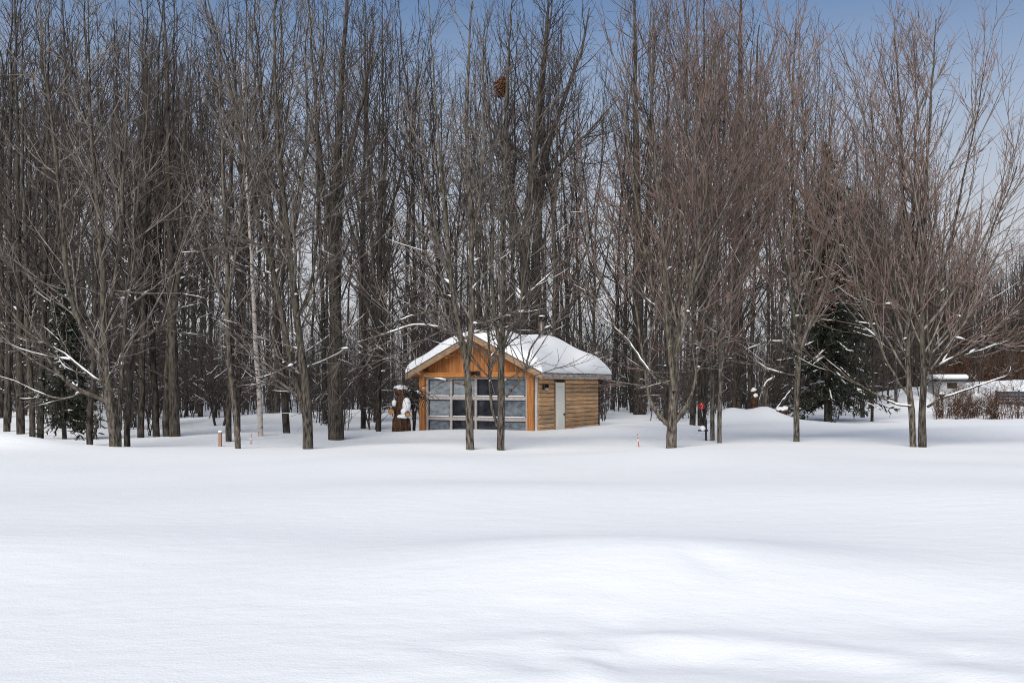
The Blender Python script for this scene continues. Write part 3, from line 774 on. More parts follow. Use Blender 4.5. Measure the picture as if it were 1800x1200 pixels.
h('twin_r', 'maple_tree', 'right trunk of the close-set maple pair at right, with wide arching limbs', 26.5, [
    [(1621, 782, 14), (1621, 745, 12.5), (1622, 710, 12), (1624, 662, 11), (1620, 612, 10), (1620, 500, 8.5), (1625, 380, 7), (1632, 250, 5), (1640, 120, 3), (1645, 30, 1.2)],
    [(1624, 664, 7.5), (1636, 625, 7), (1645, 590, 6.5), (1650, 500, 5.5), (1672, 420, 4.5), (1698, 300, 3.2), (1722, 180, 2), (1736, 90, 1)],
    [(1628, 660, 5), (1650, 632, 4.5), (1680, 590, 4), (1702, 520, 3.4), (1745, 400, 2.6), (1790, 290, 1.4)],
    [(1629, 716, 5), (1650, 702, 4), (1680, 692, 3.2), (1720, 678, 2.6), (1770, 660, 1.8), (1830, 630, 1)],
    [(1620, 520, 5), (1604, 420, 4.5), (1608, 300, 3.5), (1612, 180, 2.5), (1606, 60, 1.2)],
    [(1630, 650, 4), (1680, 630, 3.5), (1735, 612, 2.6), (1800, 590, 1.4)]], 18, clear=1.5, snow=0.5, **BROOM)
# trunks of the second row, each with its own place
h('behind_a', 'maple_tree', 'tall thick dark trunk rising behind the cabin roof, left of the stovepipe', 44.0, [
    [(916, 735, 21), (917, 640, 20), (919, 540, 19), (926, 400, 15), (940, 260, 12), (952, 140, 8), (964, 20, 4), (970, -60, 2)],
    [(921, 470, 9), (900, 350, 7), (890, 220, 5), (896, 80, 2.5), (900, -30, 1)]], 19, DARK, clear=4.0, limb=0.22, snow=0.3)
h('behind_b', 'maple_tree', 'tall dark fork-topped trunk rising directly behind the stovepipe of the cabin', 45.5, [
    [(940, 732, 20), (940, 620, 18), (941, 500, 16), (944, 400, 14), (954, 300, 11), (968, 240, 9), (994, 170, 7), (1022, 90, 4.5), (1040, 10, 2)],
    [(946, 380, 10), (938, 290, 9), (950, 180, 7), (962, 80, 4), (975, -30, 1.5)],
    [(958, 320, 6), (1000, 270, 5), (1050, 215, 3.5), (1090, 170, 1.5)]], 20, DARK, clear=4.0, limb=0.24, snow=0.3)
for k, (px, py, w, lean, lab) in enumerate([
        (248, 765, 12, 4, 'first dark trunk from the left in the cluster of four beside the spreading maple'),
        (276, 764, 13, -10, 'orange-stained trunk leaning left, second in the cluster of four beside the spreading maple'),
        (292, 764, 12, 5, 'third dark trunk from the left in the cluster of four beside the spreading maple'),
        (308, 765, 19, -6, 'thickest trunk, rightmost in the cluster of four beside the spreading maple'),
        (1217, 748, 11, 3, 'dark squared-looking trunk left of the red ornament, right of the stout broom-crowned maple'),
        (1233, 750, 14, 2, 'dark trunk on which the round red ornament hangs'),
        (1292, 722, 24, 4, 'very thick dark trunk behind the snow mounds right of the stout broom-crowned maple'),
        (1124, 727, 22, -3, 'thick dark trunk right behind the back corner of the cabin'),
        (12, 757, 12, 3, 'narrow reddish trunk behind the snow bank, closest of all to the left edge'),
        (37, 760, 14, -4, 'mossy trunk rising behind the middle of the snow bank at left'),
        (57, 764, 11, -8, 'left stem of the grey pair rising where the snow bank ends at left'),
        (71, 768, 12, 6, 'right stem of the grey pair rising where the snow bank ends at left'),
        (505, 762, 13, -20, 'leaning dark trunk just left of the tall grey forked maple'),
        (1171, 756, 9, 0, 'thin dark trunk partly hidden behind the stout broom-crowned maple'),
        (665, 752, 10, 3, 'dark trunk standing left of the snow-capped stump')]):
    d = GD(py) * 1.02
    st = [(px, py + 3, w), (px + lean * .3, py - 70, w * .92), (px + lean, py - 200, w * .8), (px + lean * 1.5, py - 380, w * .6), (px + lean * 2.2, py - 540, w * .4), (px + lean * 2.6, py - 700, w * .2), (px + lean * 3, py - 820, w * .08)]
    s2 = [(px + lean * .9, py - 190, w * .5), (px + lean * 1.2 + 18, py - 330, w * .4), (px + lean * 2 + 26, py - 500, w * .25), (px + lean * 2 + 34, py - 680, w * .08)]
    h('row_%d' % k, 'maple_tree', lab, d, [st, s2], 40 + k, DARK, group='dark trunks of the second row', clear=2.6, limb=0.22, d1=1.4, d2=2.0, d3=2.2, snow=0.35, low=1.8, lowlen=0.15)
#END_HEROES

def copy_thing(root, loc, rz, sc, label=None, group=None):
    r = root.copy(); col.objects.link(r)
    r.location = loc; r.rotation_euler = (0, 0, rz); r.scale = (sc, sc, sc)
    if label: r['label'] = label
    if group: r['group'] = group
    for ch in root.children:
        c = ch.copy(); col.objects.link(c); c.parent = r
    return r

# ------------------------------------------------------------------ the woods behind: copies of eight grown trees
PROTO_H = 17.0
protos = []
for k in range(8):
    rng = np.random.default_rng(200 + k)
    stems = []
    hgt = PROTO_H * rng.uniform(0.94, 1.06)
    r0 = rng.uniform(0.07, 0.135)
    lean = rng.normal(0, 0.5, 2)
    zz = np.linspace(-0.4, hgt, 9)
    wob = np.cumsum(rng.normal(0, 0.16, (9, 2)), 0)
    f = np.clip(zz / hgt, 0, 1)
    main = np.stack([lean[0] * f + wob[:, 0] * f, lean[1] * f + wob[:, 1] * f, zz, r0 * (1 - f) ** 1.15 + 0.006], -1)
    stems.append(main)
    for q in range(rng.integers(2, 5)):
        t = rng.uniform(0.22, 0.6)
        i0 = t * 8
        p0 = np.array([np.interp(i0, range(9), main[:, c]) for c in range(4)])
        a = rng.uniform(0, 6.28)
        hh = (hgt - p0[2]) * rng.uniform(0.75, 1.0)
        g_ = np.linspace(0, 1, 7)
        out = hh * rng.uniform(0.14, 0.30) * g_ ** 0.75
        stems.append(np.stack([p0[0] + out * math.cos(a) + np.cumsum(rng.normal(0, .07, 7)) * g_, p0[1] + out * math.sin(a), p0[2] + hh * g_, p0[3] * 0.6 * (1 - g_) ** 0.9 + 0.005], -1))
    root = empty('forest_tree')
    tag(root, 'x', 'tree')
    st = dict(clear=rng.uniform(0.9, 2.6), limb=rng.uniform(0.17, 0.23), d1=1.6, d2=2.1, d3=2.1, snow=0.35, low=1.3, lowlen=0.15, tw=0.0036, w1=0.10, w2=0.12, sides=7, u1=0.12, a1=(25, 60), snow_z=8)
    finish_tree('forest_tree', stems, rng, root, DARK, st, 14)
    protos.append(root)

def shrub(seed, hgt, nst, mats):
    rng = np.random.default_rng(seed)
    P = np.zeros((nst, 7, 3))
    a = rng.uniform(0, 6.28, nst)
    d = np.stack([np.cos(a) * 0.22, np.sin(a) * 0.22, np.ones(nst)], -1)
    p = np.stack([rng.normal(0, .12, nst), rng.normal(0, .12, nst), np.full(nst, -0.2)], -1)
    L = hgt * rng.uniform(0.6, 1.0, nst)
    P[:, 0] = p
    for i in range(6):
        d = d + rng.normal(0, 0.10, (nst, 3)); d[:, 2] = np.abs(d[:, 2]) + 0.05
        d /= np.linalg.norm(d, axis=1, keepdims=True)
        p = p + d * (L / 6)[:, None]
        P[:, i + 1] = p
    w = np.linspace(0, 1, 7)
    Rad = (0.006 * L)[:, None] * (1 - w) + 0.004
    P1, R1 = grow(P, Rad, rng, 5.0, 0.12, 0.97, (30, 70), lambda L, t, u, pos: hgt * 0.22 * (0.4 + u), 0.05, 4, 0.14, 0.6, 0.007, 0.0036)
    P2, R2 = grow(P1, R1, rng, 4.0, 0.1, 1, (25, 60), lambda L, t, u, pos: 0.15 + 0.4 * u, 0.05, 2, 0.15, 0.7, 0.006, 0.0034)
    tb = Tubes(); tb.add(P, Rad, 5, 0); tb.add(P1, R1, 3, 1); tb.add(P2, R2, 3, 1)
    sn = Tubes(); snow_tubes(sn, P1, R1, rng, 0.6, 6, 4, 0.008); snow_tubes(sn, P2, R2, rng, 0.25, 5, 3, 0.006)
    me = tb.mesh('sapling', [mats[1], mats[2]])
    o = link_mesh('sapling', me)
    if sn.V:
        link_mesh('branch_snow', sn.mesh('sapling_snow', [M['snow']]), o)['kind'] = 'stuff'
    tag(o, 'x', 'sapling')
    return o
sap = [shrub(300 + k, (5.6, 4.2, 6.8, 2.8)[k], (3, 5, 3, 6)[k], DARK) for k in range(4)]
red = [shrub(320 + k, (2.2, 1.7)[k], (7, 8)[k], (M['brown_hedge'], M['brown_hedge'], M['brown_hedge'])) for k in range(2)]

rng = np.random.default_rng(77)
taken = [(o.location.x, o.location.y) for o, _, _ in HERO.values()]
def blocked(x, y, px, gap):
    if -5.2 < x < 4.6 and 30 < y < 42.5: return True
    if px > 1545 and y < 58: return True
    if 1250 < px < 1560 and y < 46: return True
    if 1060 < px <= 1250 and y < 40: return True
    if 425 < px < 760 and y < 34: return True
    if abs(px - 1450) < 40 and y < 49: return True
    return any((x - a) ** 2 + (y - b) ** 2 < gap * gap for a, b in taken)
def region(px):
    if px < 700: return 'left of the cabin'
    if px < 1075: return 'behind the cabin'
    if px < 1500: return 'right of the cabin'
    return 'beyond the snow bank at the right edge'
TOPX = [-200, 0, 900, 1050, 1300, 1440, 1520, 1650, 1750, 1810, 2000]
TOPY = [-80, -70, -60, -30, 20, 110, 250, 340, 395, 360, 330]
first = [True] * 8
n = 0
tries = 0
while n < 94 and tries < 20000:
    tries += 1
    y = 31 + 49 * rng.random() ** 0.85
    x = rng.uniform(-1, 1) * (0.535 * y + 2.0)
    px = 900 + F_PX * x / y
    if blocked(x, y, px, 1.35): continue
    taken.append((x, y))
    k = int(rng.integers(0, 8))
    ty = np.interp(px, TOPX, TOPY) + rng.normal(0, 45)
    hgt = CAM_H + (HOR_Y - ty) / F_PX * y
    sc = float(np.clip(hgt / PROTO_H * rng.uniform(0.88, 1.05), 0.32, 1.5))
    loc = (x, y, hz(x, y)); rz = rng.uniform(0, 6.28)
    reg = region(px)
    lab = 'bare tree deep in the woods ' + reg + ', behind the front rows'
    if px >= 1500: lab = 'low bare tree far off ' + reg
    grp = 'bare trees in the woods ' + reg
    if first[k]:
        o = protos[k]; first[k] = False
        o.location = loc; o.rotation_euler = (0, 0, rz); o.scale = (sc,) * 3
        o['label'] = lab; o['group'] = grp
    else:
        copy_thing(protos[k], loc, rz, sc, lab, grp)
    n += 1
firsts = [True] * 4
n = tries = 0
while n < 210 and tries < 20000:
    tries += 1
    y = 31.5 + 36 * rng.random()
    x = rng.uniform(-1, 1) * (0.53 * y + 1)
    px = 900 + F_PX * x / y
    if blocked(x, y, px, 0.5): continue
    k = int(rng.integers(0, 4))
    sc = float(rng.uniform(0.7, 1.25)) * (0.6 if px > 1500 else 1)
    loc = (x, y, hz(x, y)); rz = rng.uniform(0, 6.28)
    reg = region(px)
    lab = 'thin leafless sapling with fine twigs among the trunks ' + reg
    if px >= 1500: lab = 'thin leafless sapling far off ' + reg
    grp = 'saplings among the trunks ' + reg
    if firsts[k]:
        o = sap[k]; firsts[k] = False
        o.location = loc; o.rotation_euler = (0, 0, rz); o.scale = (sc,) * 3
        o['label'] = lab; o['group'] = grp
    else:
        copy_thing(sap[k], loc, rz, sc, lab, grp)
    n += 1
firsts = [True] * 2
for i in range(46):
    px = 1640 + 160 * rng.random(); y = rng.uniform(47.5, 53)
    x = (px - 900) / F_PX * y
    k = i % 2
    lab = 'reddish brown leafless shrub in the snow before the low snow bank at right'
    grp = 'brown shrubs by the snow bank'
    loc = (x, y, hz(x, y)); rz = rng.uniform(0, 6.28); sc = float(rng.uniform(0.55, 1.0))
    if firsts[k]:
        o = red[k]; firsts[k] = False
        o.location = loc; o.rotation_euler = (0, 0, rz); o.scale = (sc,) * 3
        o['label'] = lab; o['group'] = grp
    else:
        copy_thing(red[k], loc, rz, sc, lab, grp)

# far woods and undergrowth that read as one mass
fr = np.random.default_rng(91)
N = 190
fy = 80 + 50 * fr.random(N); fx = fr.uniform(-1, 1, N) * (0.55 * fy + 6)
xr = 1480 + 420 * fr.random(280); yr = 76 + 34 * fr.random(280)
fx = np.concatenate([fx, (xr - 900) / F_PX * yr]); fy = np.concatenate([fy, yr]); N = len(fx)
fpx = 900 + F_PX * fx / fy
ft = CAM_H + (HOR_Y - np.maximum(np.interp(fpx, TOPX, TOPY) + 70, 270)) / F_PX * fy
ft = ft * fr.uniform(0.7, 1.05, N)
zz = np.linspace(0, 1, 8)
P = np.zeros((N, 8, 3))
P[..., 0] = fx[:, None] + np.cumsum(fr.normal(0, .12, (N, 8)), 1)
P[..., 1] = fy[:, None] + np.cumsum(fr.normal(0, .12, (N, 8)), 1)
P[..., 2] = H(fx, fy)[:, None] - 0.3 + ft[:, None] * zz
Rad = fr.uniform(0.10, 0.19, N)[:, None] * (1 - zz) ** 0.9 + 0.01
tb = Tubes(); tb.add(P, Rad, 5, 0)
P1, R1 = grow(P, Rad, fr, 1.15, 0.16, 0.98, (20, 55), lambda L, t, u, pos: 1.2 + 2.6 * u * (1.1 - 0.6 * t), 0.12, 4, 0.12, 0.5, 0.009, 0.008)
P2, R2 = grow(P1, R1, fr, 1.5, 0.1, 1.0, (20, 55), lambda L, t, u, pos: 0.5 + 0.9 * u, 0.08, 1, 0.12, 0.6, 0.006, 0.008)
tb.add(P1, R1, 3, 1); tb.add(P2, R2, 3, 1)
fw = link_mesh('far_woods', tb.mesh('far_woods', [M['bark_dark'], M['twig_dark']]))
tag(fw, 'far mass of bare grey-brown trees closing the view behind the woods', 'woods', None, 'stuff')
N = 2500
uy = 60 + 60 * fr.random(N) ** 1.2; ux = fr.uniform(-1, 1, N) * (0.54 * uy + 4)
uxr = 1560 + 300 * fr.random(420); uyr = 76 + 30 * fr.random(420)
ux = np.concatenate([ux, (uxr - 900) / F_PX * uyr]); uy = np.concatenate([uy, uyr])
upx = 900 + F_PX * ux / uy
ok = ~((upx > 1560) & (uy < 74)); ux, uy = ux[ok], uy[ok]; N = len(ux)
zz = np.linspace(0, 1, 5)
P = np.zeros((N, 5, 3))
uh = fr.uniform(2.0, 8.0, N) * np.where(ux / uy > 0.36, 0.75, 1.0)
P[..., 0] = ux[:, None] + np.cumsum(fr.normal(0, .10, (N, 5)), 1)
P[..., 1] = uy[:, None] + np.cumsum(fr.normal(0, .10, (N, 5)), 1)
P[..., 2] = H(ux, uy)[:, None] - 0.2 + uh[:, None] * zz
Rad = (0.006 * uh)[:, None] * (1 - zz) + 0.008
tb = Tubes(); tb.add(P, Rad, 3, 0)
P1, R1 = grow(P, Rad, fr, 3.0, 0.1, 1.0, (25, 70), lambda L, t, u, pos: 0.4 + 0.8 * u, 0.05, 2, 0.14, 0.7, 0.008, 0.008)
tb.add(P1, R1, 3, 1)
ug = link_mesh('undergrowth', tb.mesh('undergrowth', [M['limb_dark'], M['twig_dark']]))
tag(ug, 'tangle of thin leafless brush on the snow between the farthest trunks', 'undergrowth', None, 'stuff')

# ------------------------------------------------------------------ spruces
def spruce(name, label, px, py, d, hgt, rad, z0, seed, snow=0.6, dens=1.0):
    rng = np.random.default_rng(seed)
    x = (px - 900) / F_PX * d
    base = (x, d, hz(x, d))
    root = empty(name, base)
    tag(root, label, 'spruce')
    zz = np.linspace(-0.4, hgt, 12)
    P = np.zeros((1, 12, 3)); P[0, :, 2] = zz
    P[0, :, :2] = np.cumsum(rng.normal(0, .015, (12, 2)), 0)
    Rad = (0.021 * hgt * (1 - np.clip(zz / hgt, 0, 1)) ** 0.9 + 0.012)[None] * 0.62
    tk = Tubes(); tk.add(P, Rad, 9, 0, 0.05, rng)
    N = int(30 * (hgt - z0) * dens)
    z = z0 + (hgt - z0 - 0.1) * rng.random(N)
    f = (z - z0 * 0.3) / (hgt - z0 * 0.3)
    a = rng.uniform(0, 6.28, N)
    L = rad * np.clip((1 - f) ** 0.72, 0.08, 1) * rng.uniform(0.48, 1.16, N)
    B = np.zeros((N, 7, 3)); B[:, 0, 2] = z
    el = np.interp(f, [0, 0.6, 1], [-0.10, 0.15, 0.7]) + rng.normal(0, 0.1, N)
    p = B[:, 0].copy()
    for i in range(6):
        e = el - 0.42 * np.sin(np.pi * (i + 0.5) / 7) * (1 - f * 0.6) + 0.16 * (i > 4)
        dv = np.stack([np.cos(a) * np.cos(e), np.sin(a) * np.cos(e), np.sin(e)], -1)
        p = p + dv * (L / 6)[:, None]; B[:, i + 1] = p
    w = np.linspace(0, 1, 7)
    RB = (0.012 * L + 0.006)[:, None] * (1 - 0.8 * w)
    nd = Tubes(); nd.add(B, RB, 4, 0)
    P2, R2 = grow(B, RB, rng, 9.0, 0.10, 1.0, (35, 65), lambda Lp, t, u, pos: (0.16 + 0.30 * u) * np.minimum(1, 0.5 + Lp * .35) * (1.15 - 0.7 * t), -0.05, 2, 0.08, 5, 0.02, 0.016)
    P3, R3 = grow(P2, R2, rng, 9.0, 0.05, 1.0, (30, 60), lambda Lp, t, u, pos: 0.06 + 0.12 * u, -0.05, 1, 0.05, 5, 0.02, 0.009)
    nd.add(P2, R2, 3, 1); nd.add(P3, R3, 3, 1)
    sn = Tubes()
    hi = z > z0 + 0.7
    snow_tubes(sn, B[hi], RB[hi], rng, snow * 0.6, hgt * 1.2, 6, 0.030); snow_tubes(sn, P2, R2 * 0.6, rng, snow * 0.30, hgt * 1.2, 4, 0.014)
    link_mesh('trunk', tk.mesh(name + '_trunk', [M['bark_dark']]), root)
    link_mesh('crown', nd.mesh(name + '_crown', [M['bark_dark'], M['needles']]), root)
    link_mesh('branch_snow', sn.mesh(name + '_snow', [M['snow']]), root)['kind'] = 'stuff'
    return root
spruce('spruce_tree', 'tall dark snow-dusted spruce with drooping skirt, right of the lone straight maple', 1456, 735, 46.0, 12.9, 3.1, 0.8, 501, 0.6, 1.45)
spruce('spruce_tree', 'small dark spruce with snowy boughs among the trunks near the left edge', 114, 770, 30.5, 5.0, 1.45, 0.6, 502, 0.8, 1.6)

# ------------------------------------------------------------------ small things
def leaf_cloud(name, pts, size, mat, rng, parent=None):
    n = len(pts)
    a = rng.standard_normal((n, 3)); a /= np.linalg.norm(a, axis=1, keepdims=True)
    b = np.cross(a, rng.standard_normal((n, 3))); b /= np.linalg.norm(b, axis=1, keepdims=True)
    s_ = (size * rng.uniform(0.6, 1.3, n))[:, None]
    c = np.cross(a, b) * s_ * 0.25
    V = np.stack([pts - a * s_, pts - b * s_ * .55 + c, pts + a * s_, pts + b * s_ * .55 + c], 1)
    return link_mesh(name, np_mesh(name, V.reshape(-1, 3), np.arange(4 * n).reshape(n, 4), mat, smooth=False), parent)

rng = np.random.default_rng(12)
nroot = empty('squirrel_nest', PX(881, 153, 26.25))
tag(nroot, 'ragged clump of dead brown leaves, a squirrel nest high in a slim maple', 'nest')
v = rng.standard_normal((420, 3)); v /= np.linalg.norm(v, axis=1, keepdims=True)
v *= (rng.random(420) ** 0.4)[:, None] * np.array((0.19, 0.17, 0.28)); v[:, 0] += v[:, 2] * 0.12
leaf_cloud('nest_leaves', v, 0.055, M['nest_leaf'], rng, nroot)['kind'] = 'stuff'
BM().blob((0, 0, 0), 0.10, 2, (1, 1, 1.5), 0.08).build('nest_core', M['rust_bark'], nroot)
pts = []
rp, robs, rdat = HERO['pole_c']
b0 = np.array(rp.location)
for (px, py, sp, nn) in [(1465, 526, 6, 14), (1440, 530, 9, 12), (1425, 545, 12, 10), (1335, 480, 4, 6), (1410, 480, 14, 10), (1450, 455, 12, 8), (1475, 500, 8, 8)]:
    for _ in range(nn):
        pts.append(PX(px + rng.normal(0, sp), py + rng.normal(0, sp), 28.9 + rng.normal(0, .4)) - b0)
leaf_cloud('dry_leaves', np.array(pts), 0.045, M['dry_leaf'], rng, rp)['kind'] = 'stuff'

# snow-capped stump with sawn log ends
d = 33.4; k = d / F_PX
bp = PX(705, 757, d)
st = empty('carved_stump', (bp[0], bp[1], hz(bp[0], bp[1])))
tag(st, 'snow-capped weathered stump with sawn log ends beside the left corner of the cabin', 'stump')
def q(px, py, dy=0.0):
    return ((px - 705) * k, dy, (757 - py) * k)
BM().cyl(q(704, 768), q(705, 733), 0.30, 0.26, 14).build('stump_base', M['rust_bark'], st, True)
b = BM()
for i in range(16):
    a = i / 16 * 6.283
    b.cyl((math.cos(a) * .27, math.sin(a) * .27, -.1), (math.cos(a + .05) * .25, math.sin(a + .05) * .25, random.uniform(.34, .52)), .06, .035, 6)
b.build('bark_ridge', M['rust_bark'], st)['kind'] = 'stuff'
BM().cyl(q(700, 738), q(706, 694), 0.17, 0.14, 12).cyl(q(706, 696), q(704, 680), 0.13, 0.24, 12).build('body_log', M['rust_bark'], st, True)
for (px, py, r_, dx) in ((690, 722, 0.105, -.05), (718, 727, 0.085, .05)):
    c = q(px, py, -0.30)
    lo = BM().cyl((c[0] - dx, 0.1, c[2] + .05), c, r_ * .95, r_, 14).build('log', M['rust_bark'], st, True)
    BM().cyl(c, (c[0], c[1] - 0.012, c[2]), r_ * .86, r_ * .84, 14).build('sawn_end', M['end_grain'], lo)
BM().cyl(q(719, 735, -.1), q(722, 760, -.15), 0.05, 0.045, 8).build('prop', M['rust_bark'], st, True)
BM().cyl(q(693, 735, -.1), q(692, 762, -.1), 0.05, 0.05, 8).build('prop', M['rust_bark'], st, True)
BM().blob(q(704, 681), 0.235, 3, (1.0, 1.0, 0.42), 0.03).blob(q(705, 690, -.07), 0.085, 2, (.9, 1, 1.5)).blob(q(715, 711, -.06), 0.16, 3, (.9, 1, 1.6), .03).blob(q(708, 731, -.14), 0.17, 3, (1.1, 1, .5), .03).blob(q(711, 722, -.1), 0.12, 3, (1, 1, 1.0), .03).blob(q(693, 708, .0), 0.085, 2, (1, 1, 1.5), .03).build('snow_cap', M['snow'], st, True)

# bent dark bough between stump and cabin
bp = PX(733, 758, 33.9)
rng = np.random.default_rng(21)
bo = empty('drooping_sapling', (bp[0], bp[1], hz(bp[0], bp[1])))
tag(bo, 'dark bent sapling with hanging twigs squeezed between the stump and the cabin corner', 'sapling')
n_ = 5
P = np.zeros((n_, 8, 3)); tt = np.linspace(0, 1, 8)
for i in range(n_):
    P[i, :, 0] = -0.1 + (rng.uniform(-.35, .18)) * tt + .05 * np.sin(5 * tt + i)
    P[i, :, 1] = rng.uniform(-.2, .2) * tt
    P[i, :, 2] = -0.2 + rng.uniform(1.2, 1.7) * np.sin(tt * 2.1) / np.sin(1.57)
Rad = np.tile(0.022 * (1 - tt) + .006, (n_, 1))
tb = Tubes(); tb.add(P, Rad, 6)
P1, R1 = grow(P, Rad, rng, 16, .3, 1, (30, 70), lambda L, t, u, pos: .35 + .5 * u, -0.28, 5, .1, .7, .01, .006)
tb.add(P1, R1, 3)
link_mesh('branches', tb.mesh('drooping_branches', [M['limb_dark']]), bo)
sn = Tubes(); snow_tubes(sn, P, Rad, rng, 1, 4, 5, .035); snow_tubes(sn, P1, R1, rng, .35, 4, 4, .015)
if sn.V: link_mesh('branch_snow', sn.mesh('drooping_snow', [M['snow']]), bo)['kind'] = 'stuff'

# red ornament on its trunk, stand with a dome of snow
d = GD(750) * 1.02 - 0.25; k = d / F_PX
og = empty('red_ornament', PX(1233, 714, d))
tag(og, 'round red scalloped ornament hanging on a dark trunk right of the broom-crowned maple', 'ornament')
b = BM()
for i in range(9):
    a = i / 9 * 6.283
    b.blob((math.cos(a) * .085, 0, math.sin(a) * .095), .045, 2, (1, .6, 1))
b.build('petal_ring', M['red_paint'], og, True)
BM().blob((0, -.02, 0), .075, 2, (1, .55, 1)).build('middle', M['red_paint'], og, True)
BM().blob((.01, -.06, -.05), .022, 1).blob((.03, -.055, .03), .016, 1).blob((-.02, -.05, .085), .02, 1).build('snow_fleck', M['snow'], og, True)
BM().cyl((.01, 0, -.12), (.045, 0, -.40), .012, .012, 6).build('cord', M['trim_pale'], og)
BM().cyl((.045, 0, -.38), (.05, 0, -.50), .05, .06, 10).build('pendant', M['black'], og)
d = 29.3; k = d / F_PX
bp = PX(1241, 771, d)
sd_ = empty('cross_stand', (bp[0], bp[1], hz(bp[0], bp[1])))
tag(sd_, 'dark metal stand whose crossbar carries a dome of snow, left of the mossy narrow trunk', 'stand')
BM().box((0, 0, .22), (.055, .05, .84), bev=.006).build('post', M['black'], sd_)
BM().box((-.09, -.03, .30), (.29, .05, .045), bev=.006).build('crossbar', M['black'], sd_)
BM().blob((-.10, -.02, .36), .075, 3, (1.1, 1, 1.15), .02).blob((-.03, .02, .35), .05, 2, (1, 1, 1.2)).build('snow_dome', M['snow'], sd_, True)

def stake(px, py, d, hh, lean, label, thin=1.0):
    p = PX(px, py, d)
    s_ = empty('marker_stake', (p[0], p[1], hz(p[0], p[1])))
    s_.rotation_euler = (0, lean, 0)
    tag(s_, label, 'marker')
    BM().cyl((0, 0, -.4), (0, 0, hh), .019 * thin, .017 * thin, 10).build('rod', M['orange_paint'], s_, True)
    BM().cyl((0, 0, hh * .40), (0, 0, hh * .62), .021 * thin, .021 * thin, 10).build('reflector_band', M['white_paint'], s_, True)
    BM().cyl((0, 0, hh * .78), (0, 0, hh * .86), .021 * thin, .021 * thin, 10).build('reflector_band', M['white_paint'], s_, True)
stake(1123, 777, 27.3, .36, -.12, 'orange and white marker stake in the snow right of the cabin', .8)
stake(441, 774, 28.4, .30, .04, 'thin faded red marker stake in the snow left of the white birch', .75)
p = PX(387, 779, 27.2)
po = empty('short_post', (p[0], p[1], hz(p[0], p[1])))
tag(po, 'short pinkish wooden post capped with snow beside the slender pale-barked maple', 'post')
BM().box((0, 0, .10), (.085, .085, .56), bev=.008).build('post', M['post_wood'], po)
BM().blob((0, 0, .41), .062, 2, (1, 1, .6)).build('snow_cap', M['snow'], po, True)

# dead wood right of the snow mounds
def log_thing(name, label, cat, pts, r0, r1, mat, snow=True, grp=None):
    p0 = PX(*pts[0])
    p0[2] = hz(p0[0], p0[1])
    o = empty(name, p0); tag(o, label, cat, grp)
    A = np.array([PX(*q_) for q_ in pts]) - p0
    A[0, 2] = min(A[0, 2], -.1)
    t_ = np.linspace(0, 1, 9); c = np.linspace(0, 1, len(A))
    P = np.stack([np.interp(t_, c, A[:, i]) for i in range(3)], -1)[None]
    P[0, 1:-1] += np.random.default_rng(len(label)).normal(0, r0 * .12, (7, 3))
    Rad = (r0 + (r1 - r0) * t_)[None]
    tb = Tubes(); tb.add(P, Rad, 10, 0, .08, np.random.default_rng(3))
    link_mesh('wood', tb.mesh(name, [mat]), o)
    if snow:
        P2 = P.copy(); P2[..., 2] += Rad * 0.8
        R2 = Rad * 0.75 + .008; R2[0, 0] *= .3; R2[0, -1] *= .3
        tb = Tubes(); tb.add(P2, R2, 8, 0, .06, np.random.default_rng(4))
        link_mesh('snow_strip', tb.mesh(name + '_snow', [M['snow']]), o)
    return o
log_thing('leaning_log', 'leaning dead log under a thick strip of snow, left of the lone straight maple', 'log', [(1362, 728, 43.5), (1378, 705, 43.3), (1394, 683, 43.0)], .09, .06, M['bark_dark'])
log_thing('mossy_snag', 'short mossy leaning snag topped with snow, left of the leaning dead log', 'snag', [(1333, 716, 44.5), (1340, 695, 44.5), (1348, 674, 44.4), (1362, 663, 44.2)], .12, .07, M['bark'])
log_thing('mossy_snag', 'upright mossy broken trunk with bare top, behind the snow mounds', 'snag', [(1348, 718, 45.5), (1347, 695, 45.5), (1344, 664, 45.4)], .14, .10, M['bark'], False)
log_thing('rotten_stump', 'rotten orange-brown stump standing behind the snow mounds', 'stump', [(1326, 716, 46.5), (1326, 700, 46.5), (1324, 686, 46.5)], .24, .17, M['rust_bark'])
log_thing('buried_log', 'dark log end almost buried by snow under the leaning dead log', 'log', [(1366, 728, 43.0), (1376, 724, 43.0), (1385, 722, 43.1)], .18, .13, M['rust_bark'])

# far right: shed, low fence, brown hedge
d = 62.0
p = PX(1675, 720, d)
sh = empty('garden_shed', (p[0], p[1], hz(p[0], p[1]) - 0.3))
tag(sh, 'small white shed with thick snowy roof behind the close-set pair of maples at right', 'shed')
zb = p[2] * 0
for (x0, x1) in ((-.95, -.42), (.30, .95)):
    BM().box(((x0 + x1) / 2, 0, .7), (x1 - x0, .06, 1.5)).build('wall', M['shed_wall'], sh)
BM().box((-.06, 0, 1.40), (.72, .06, .10)).build('lintel', M['shed_wall'], sh)
BM().box((-.06, 0, .45), (.72, .06, 1.0)).build('door', M['shed_wall'], sh)
BM().box((-.06, .08, 1.14), (.70, .04, .5)).build('dark_opening', M['inside'], sh)
for x in (-.92, .92):
    BM().box((x, 1.0, .7), (.06, 1.9, 1.5)).build('wall', M['shed_wall'], sh)
BM().box((0, 1.97, .7), (1.9, .06, 1.5)).build('wall', M['shed_wall'], sh)
rf2 = BM().box((0, .95, 1.50), (2.2, 2.4, .09)).build('roof', M['shingle'], sh)
BM().box((0, .95, 1.74), (2.2, 2.36, .42), bev=.17).build('roof_snow', M['snow'], rf2, True)
d = 57.5
p = PX(1752, 716, d)
fe = empty('board_fence', (p[0], p[1], hz(p[0], p[1]) - 0.5))
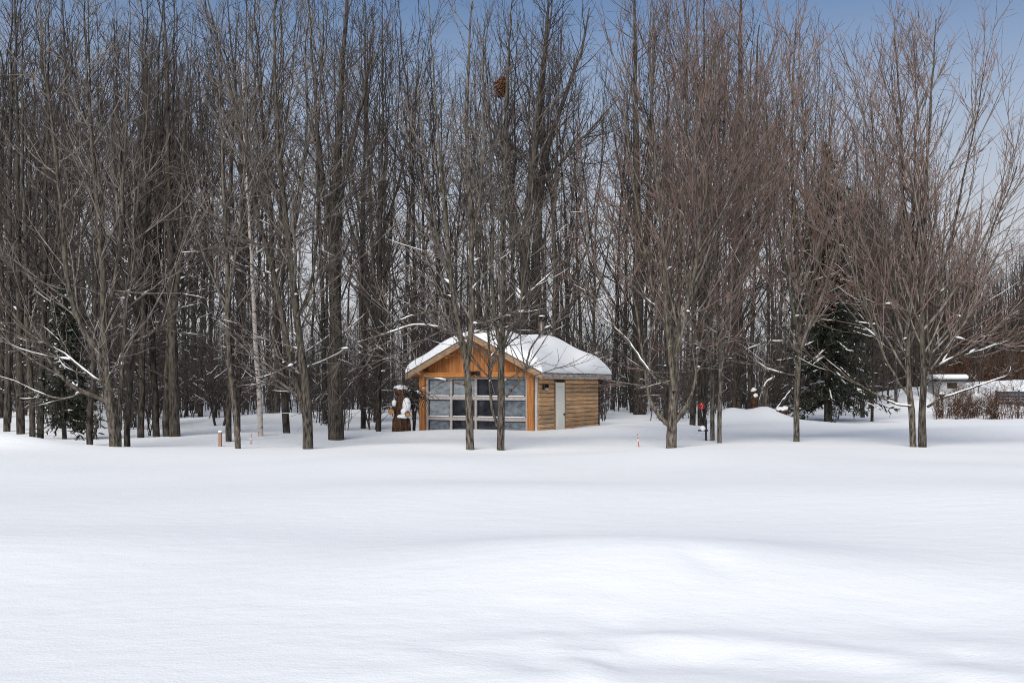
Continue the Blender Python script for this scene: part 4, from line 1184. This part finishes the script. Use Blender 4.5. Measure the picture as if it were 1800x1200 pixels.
tag(fe, 'low dark grey board fence panel at the far right edge behind the brown shrubs', 'fence')
for i in range(6):
    BM().box((1.3, 0, .18 + i * .19), (2.6, .03, .178)).build('board', M['dark_grey'], fe)
for x in (0, 1.3, 2.6):
    BM().box((x, .05, .6), (.09, .07, 1.4)).build('post', M['dark_grey'], fe)
hr = np.random.default_rng(31)
n_ = 2600
hx = hr.uniform(31.5, 42, n_); hy = 74 + hr.normal(0, .9, n_)
hb = hr.uniform(.2, 3.3, n_)
P = np.zeros((n_, 3, 3)); P[:, 0] = np.stack([hx, hy, H(hx, hy) + hb], -1)
P[:, 1] = P[:, 0] + hr.normal(0, .12, (n_, 3)) + (0, 0, .3); P[:, 2] = P[:, 1] + hr.normal(0, .14, (n_, 3)) + (0, 0, .25)
tb = Tubes(); tb.add(P, np.tile(np.array([.02, .014, .006]), (n_, 1)), 3)
he = empty('beech_hedge', (36, 74, 0))
tag(he, 'rusty brown hedge keeping its dead leaves, behind the far snow bank at the right edge', 'hedge')
o = link_mesh('branches', tb.mesh('hedge_branches', [M['brown_hedge']]), he); o.location = (-36, -74, 0); o['kind'] = 'stuff'
lp = np.stack([hr.uniform(31.5, 42, 5000), 74 + hr.normal(0, .8, 5000), hr.uniform(.2, 3.9, 5000)], -1); lp[:, 2] += H(lp[:, 0], lp[:, 1])
o = leaf_cloud('dead_leaves', lp, .075, M['brown_hedge'], hr, he); o.location = (-36, -74, 0); o['kind'] = 'stuff'
d = 52
p = PX(1656, 728, d)
sh.scale = (0.88, 0.88, 0.88)
gp = empty('lantern_post', (p[0], p[1], hz(p[0], p[1])))
tag(gp, 'dark garden lantern post with a cap of snow before the small white shed', 'lantern')
BM().cyl((0, 0, -.3), (0, 0, .85), .05, .045, 8).build('pole', M['black'], gp)
BM().cyl((0, 0, .85), (0, 0, 1.12), .10, .14, 8).build('lamp_box', M['dark_grey'], gp)
BM().blob((0, 0, 1.15), .16, 2, (1, 1, .6)).build('snow_cap', M['snow'], gp, True)
#END
tot = sum(len(m.polygons) * 2 for m in bpy.data.meshes if m.users)
print('TRIS', tot, {m.name: len(m.polygons) * 2 for m in sorted(bpy.data.meshes, key=lambda m: -len(m.polygons))[:12]})
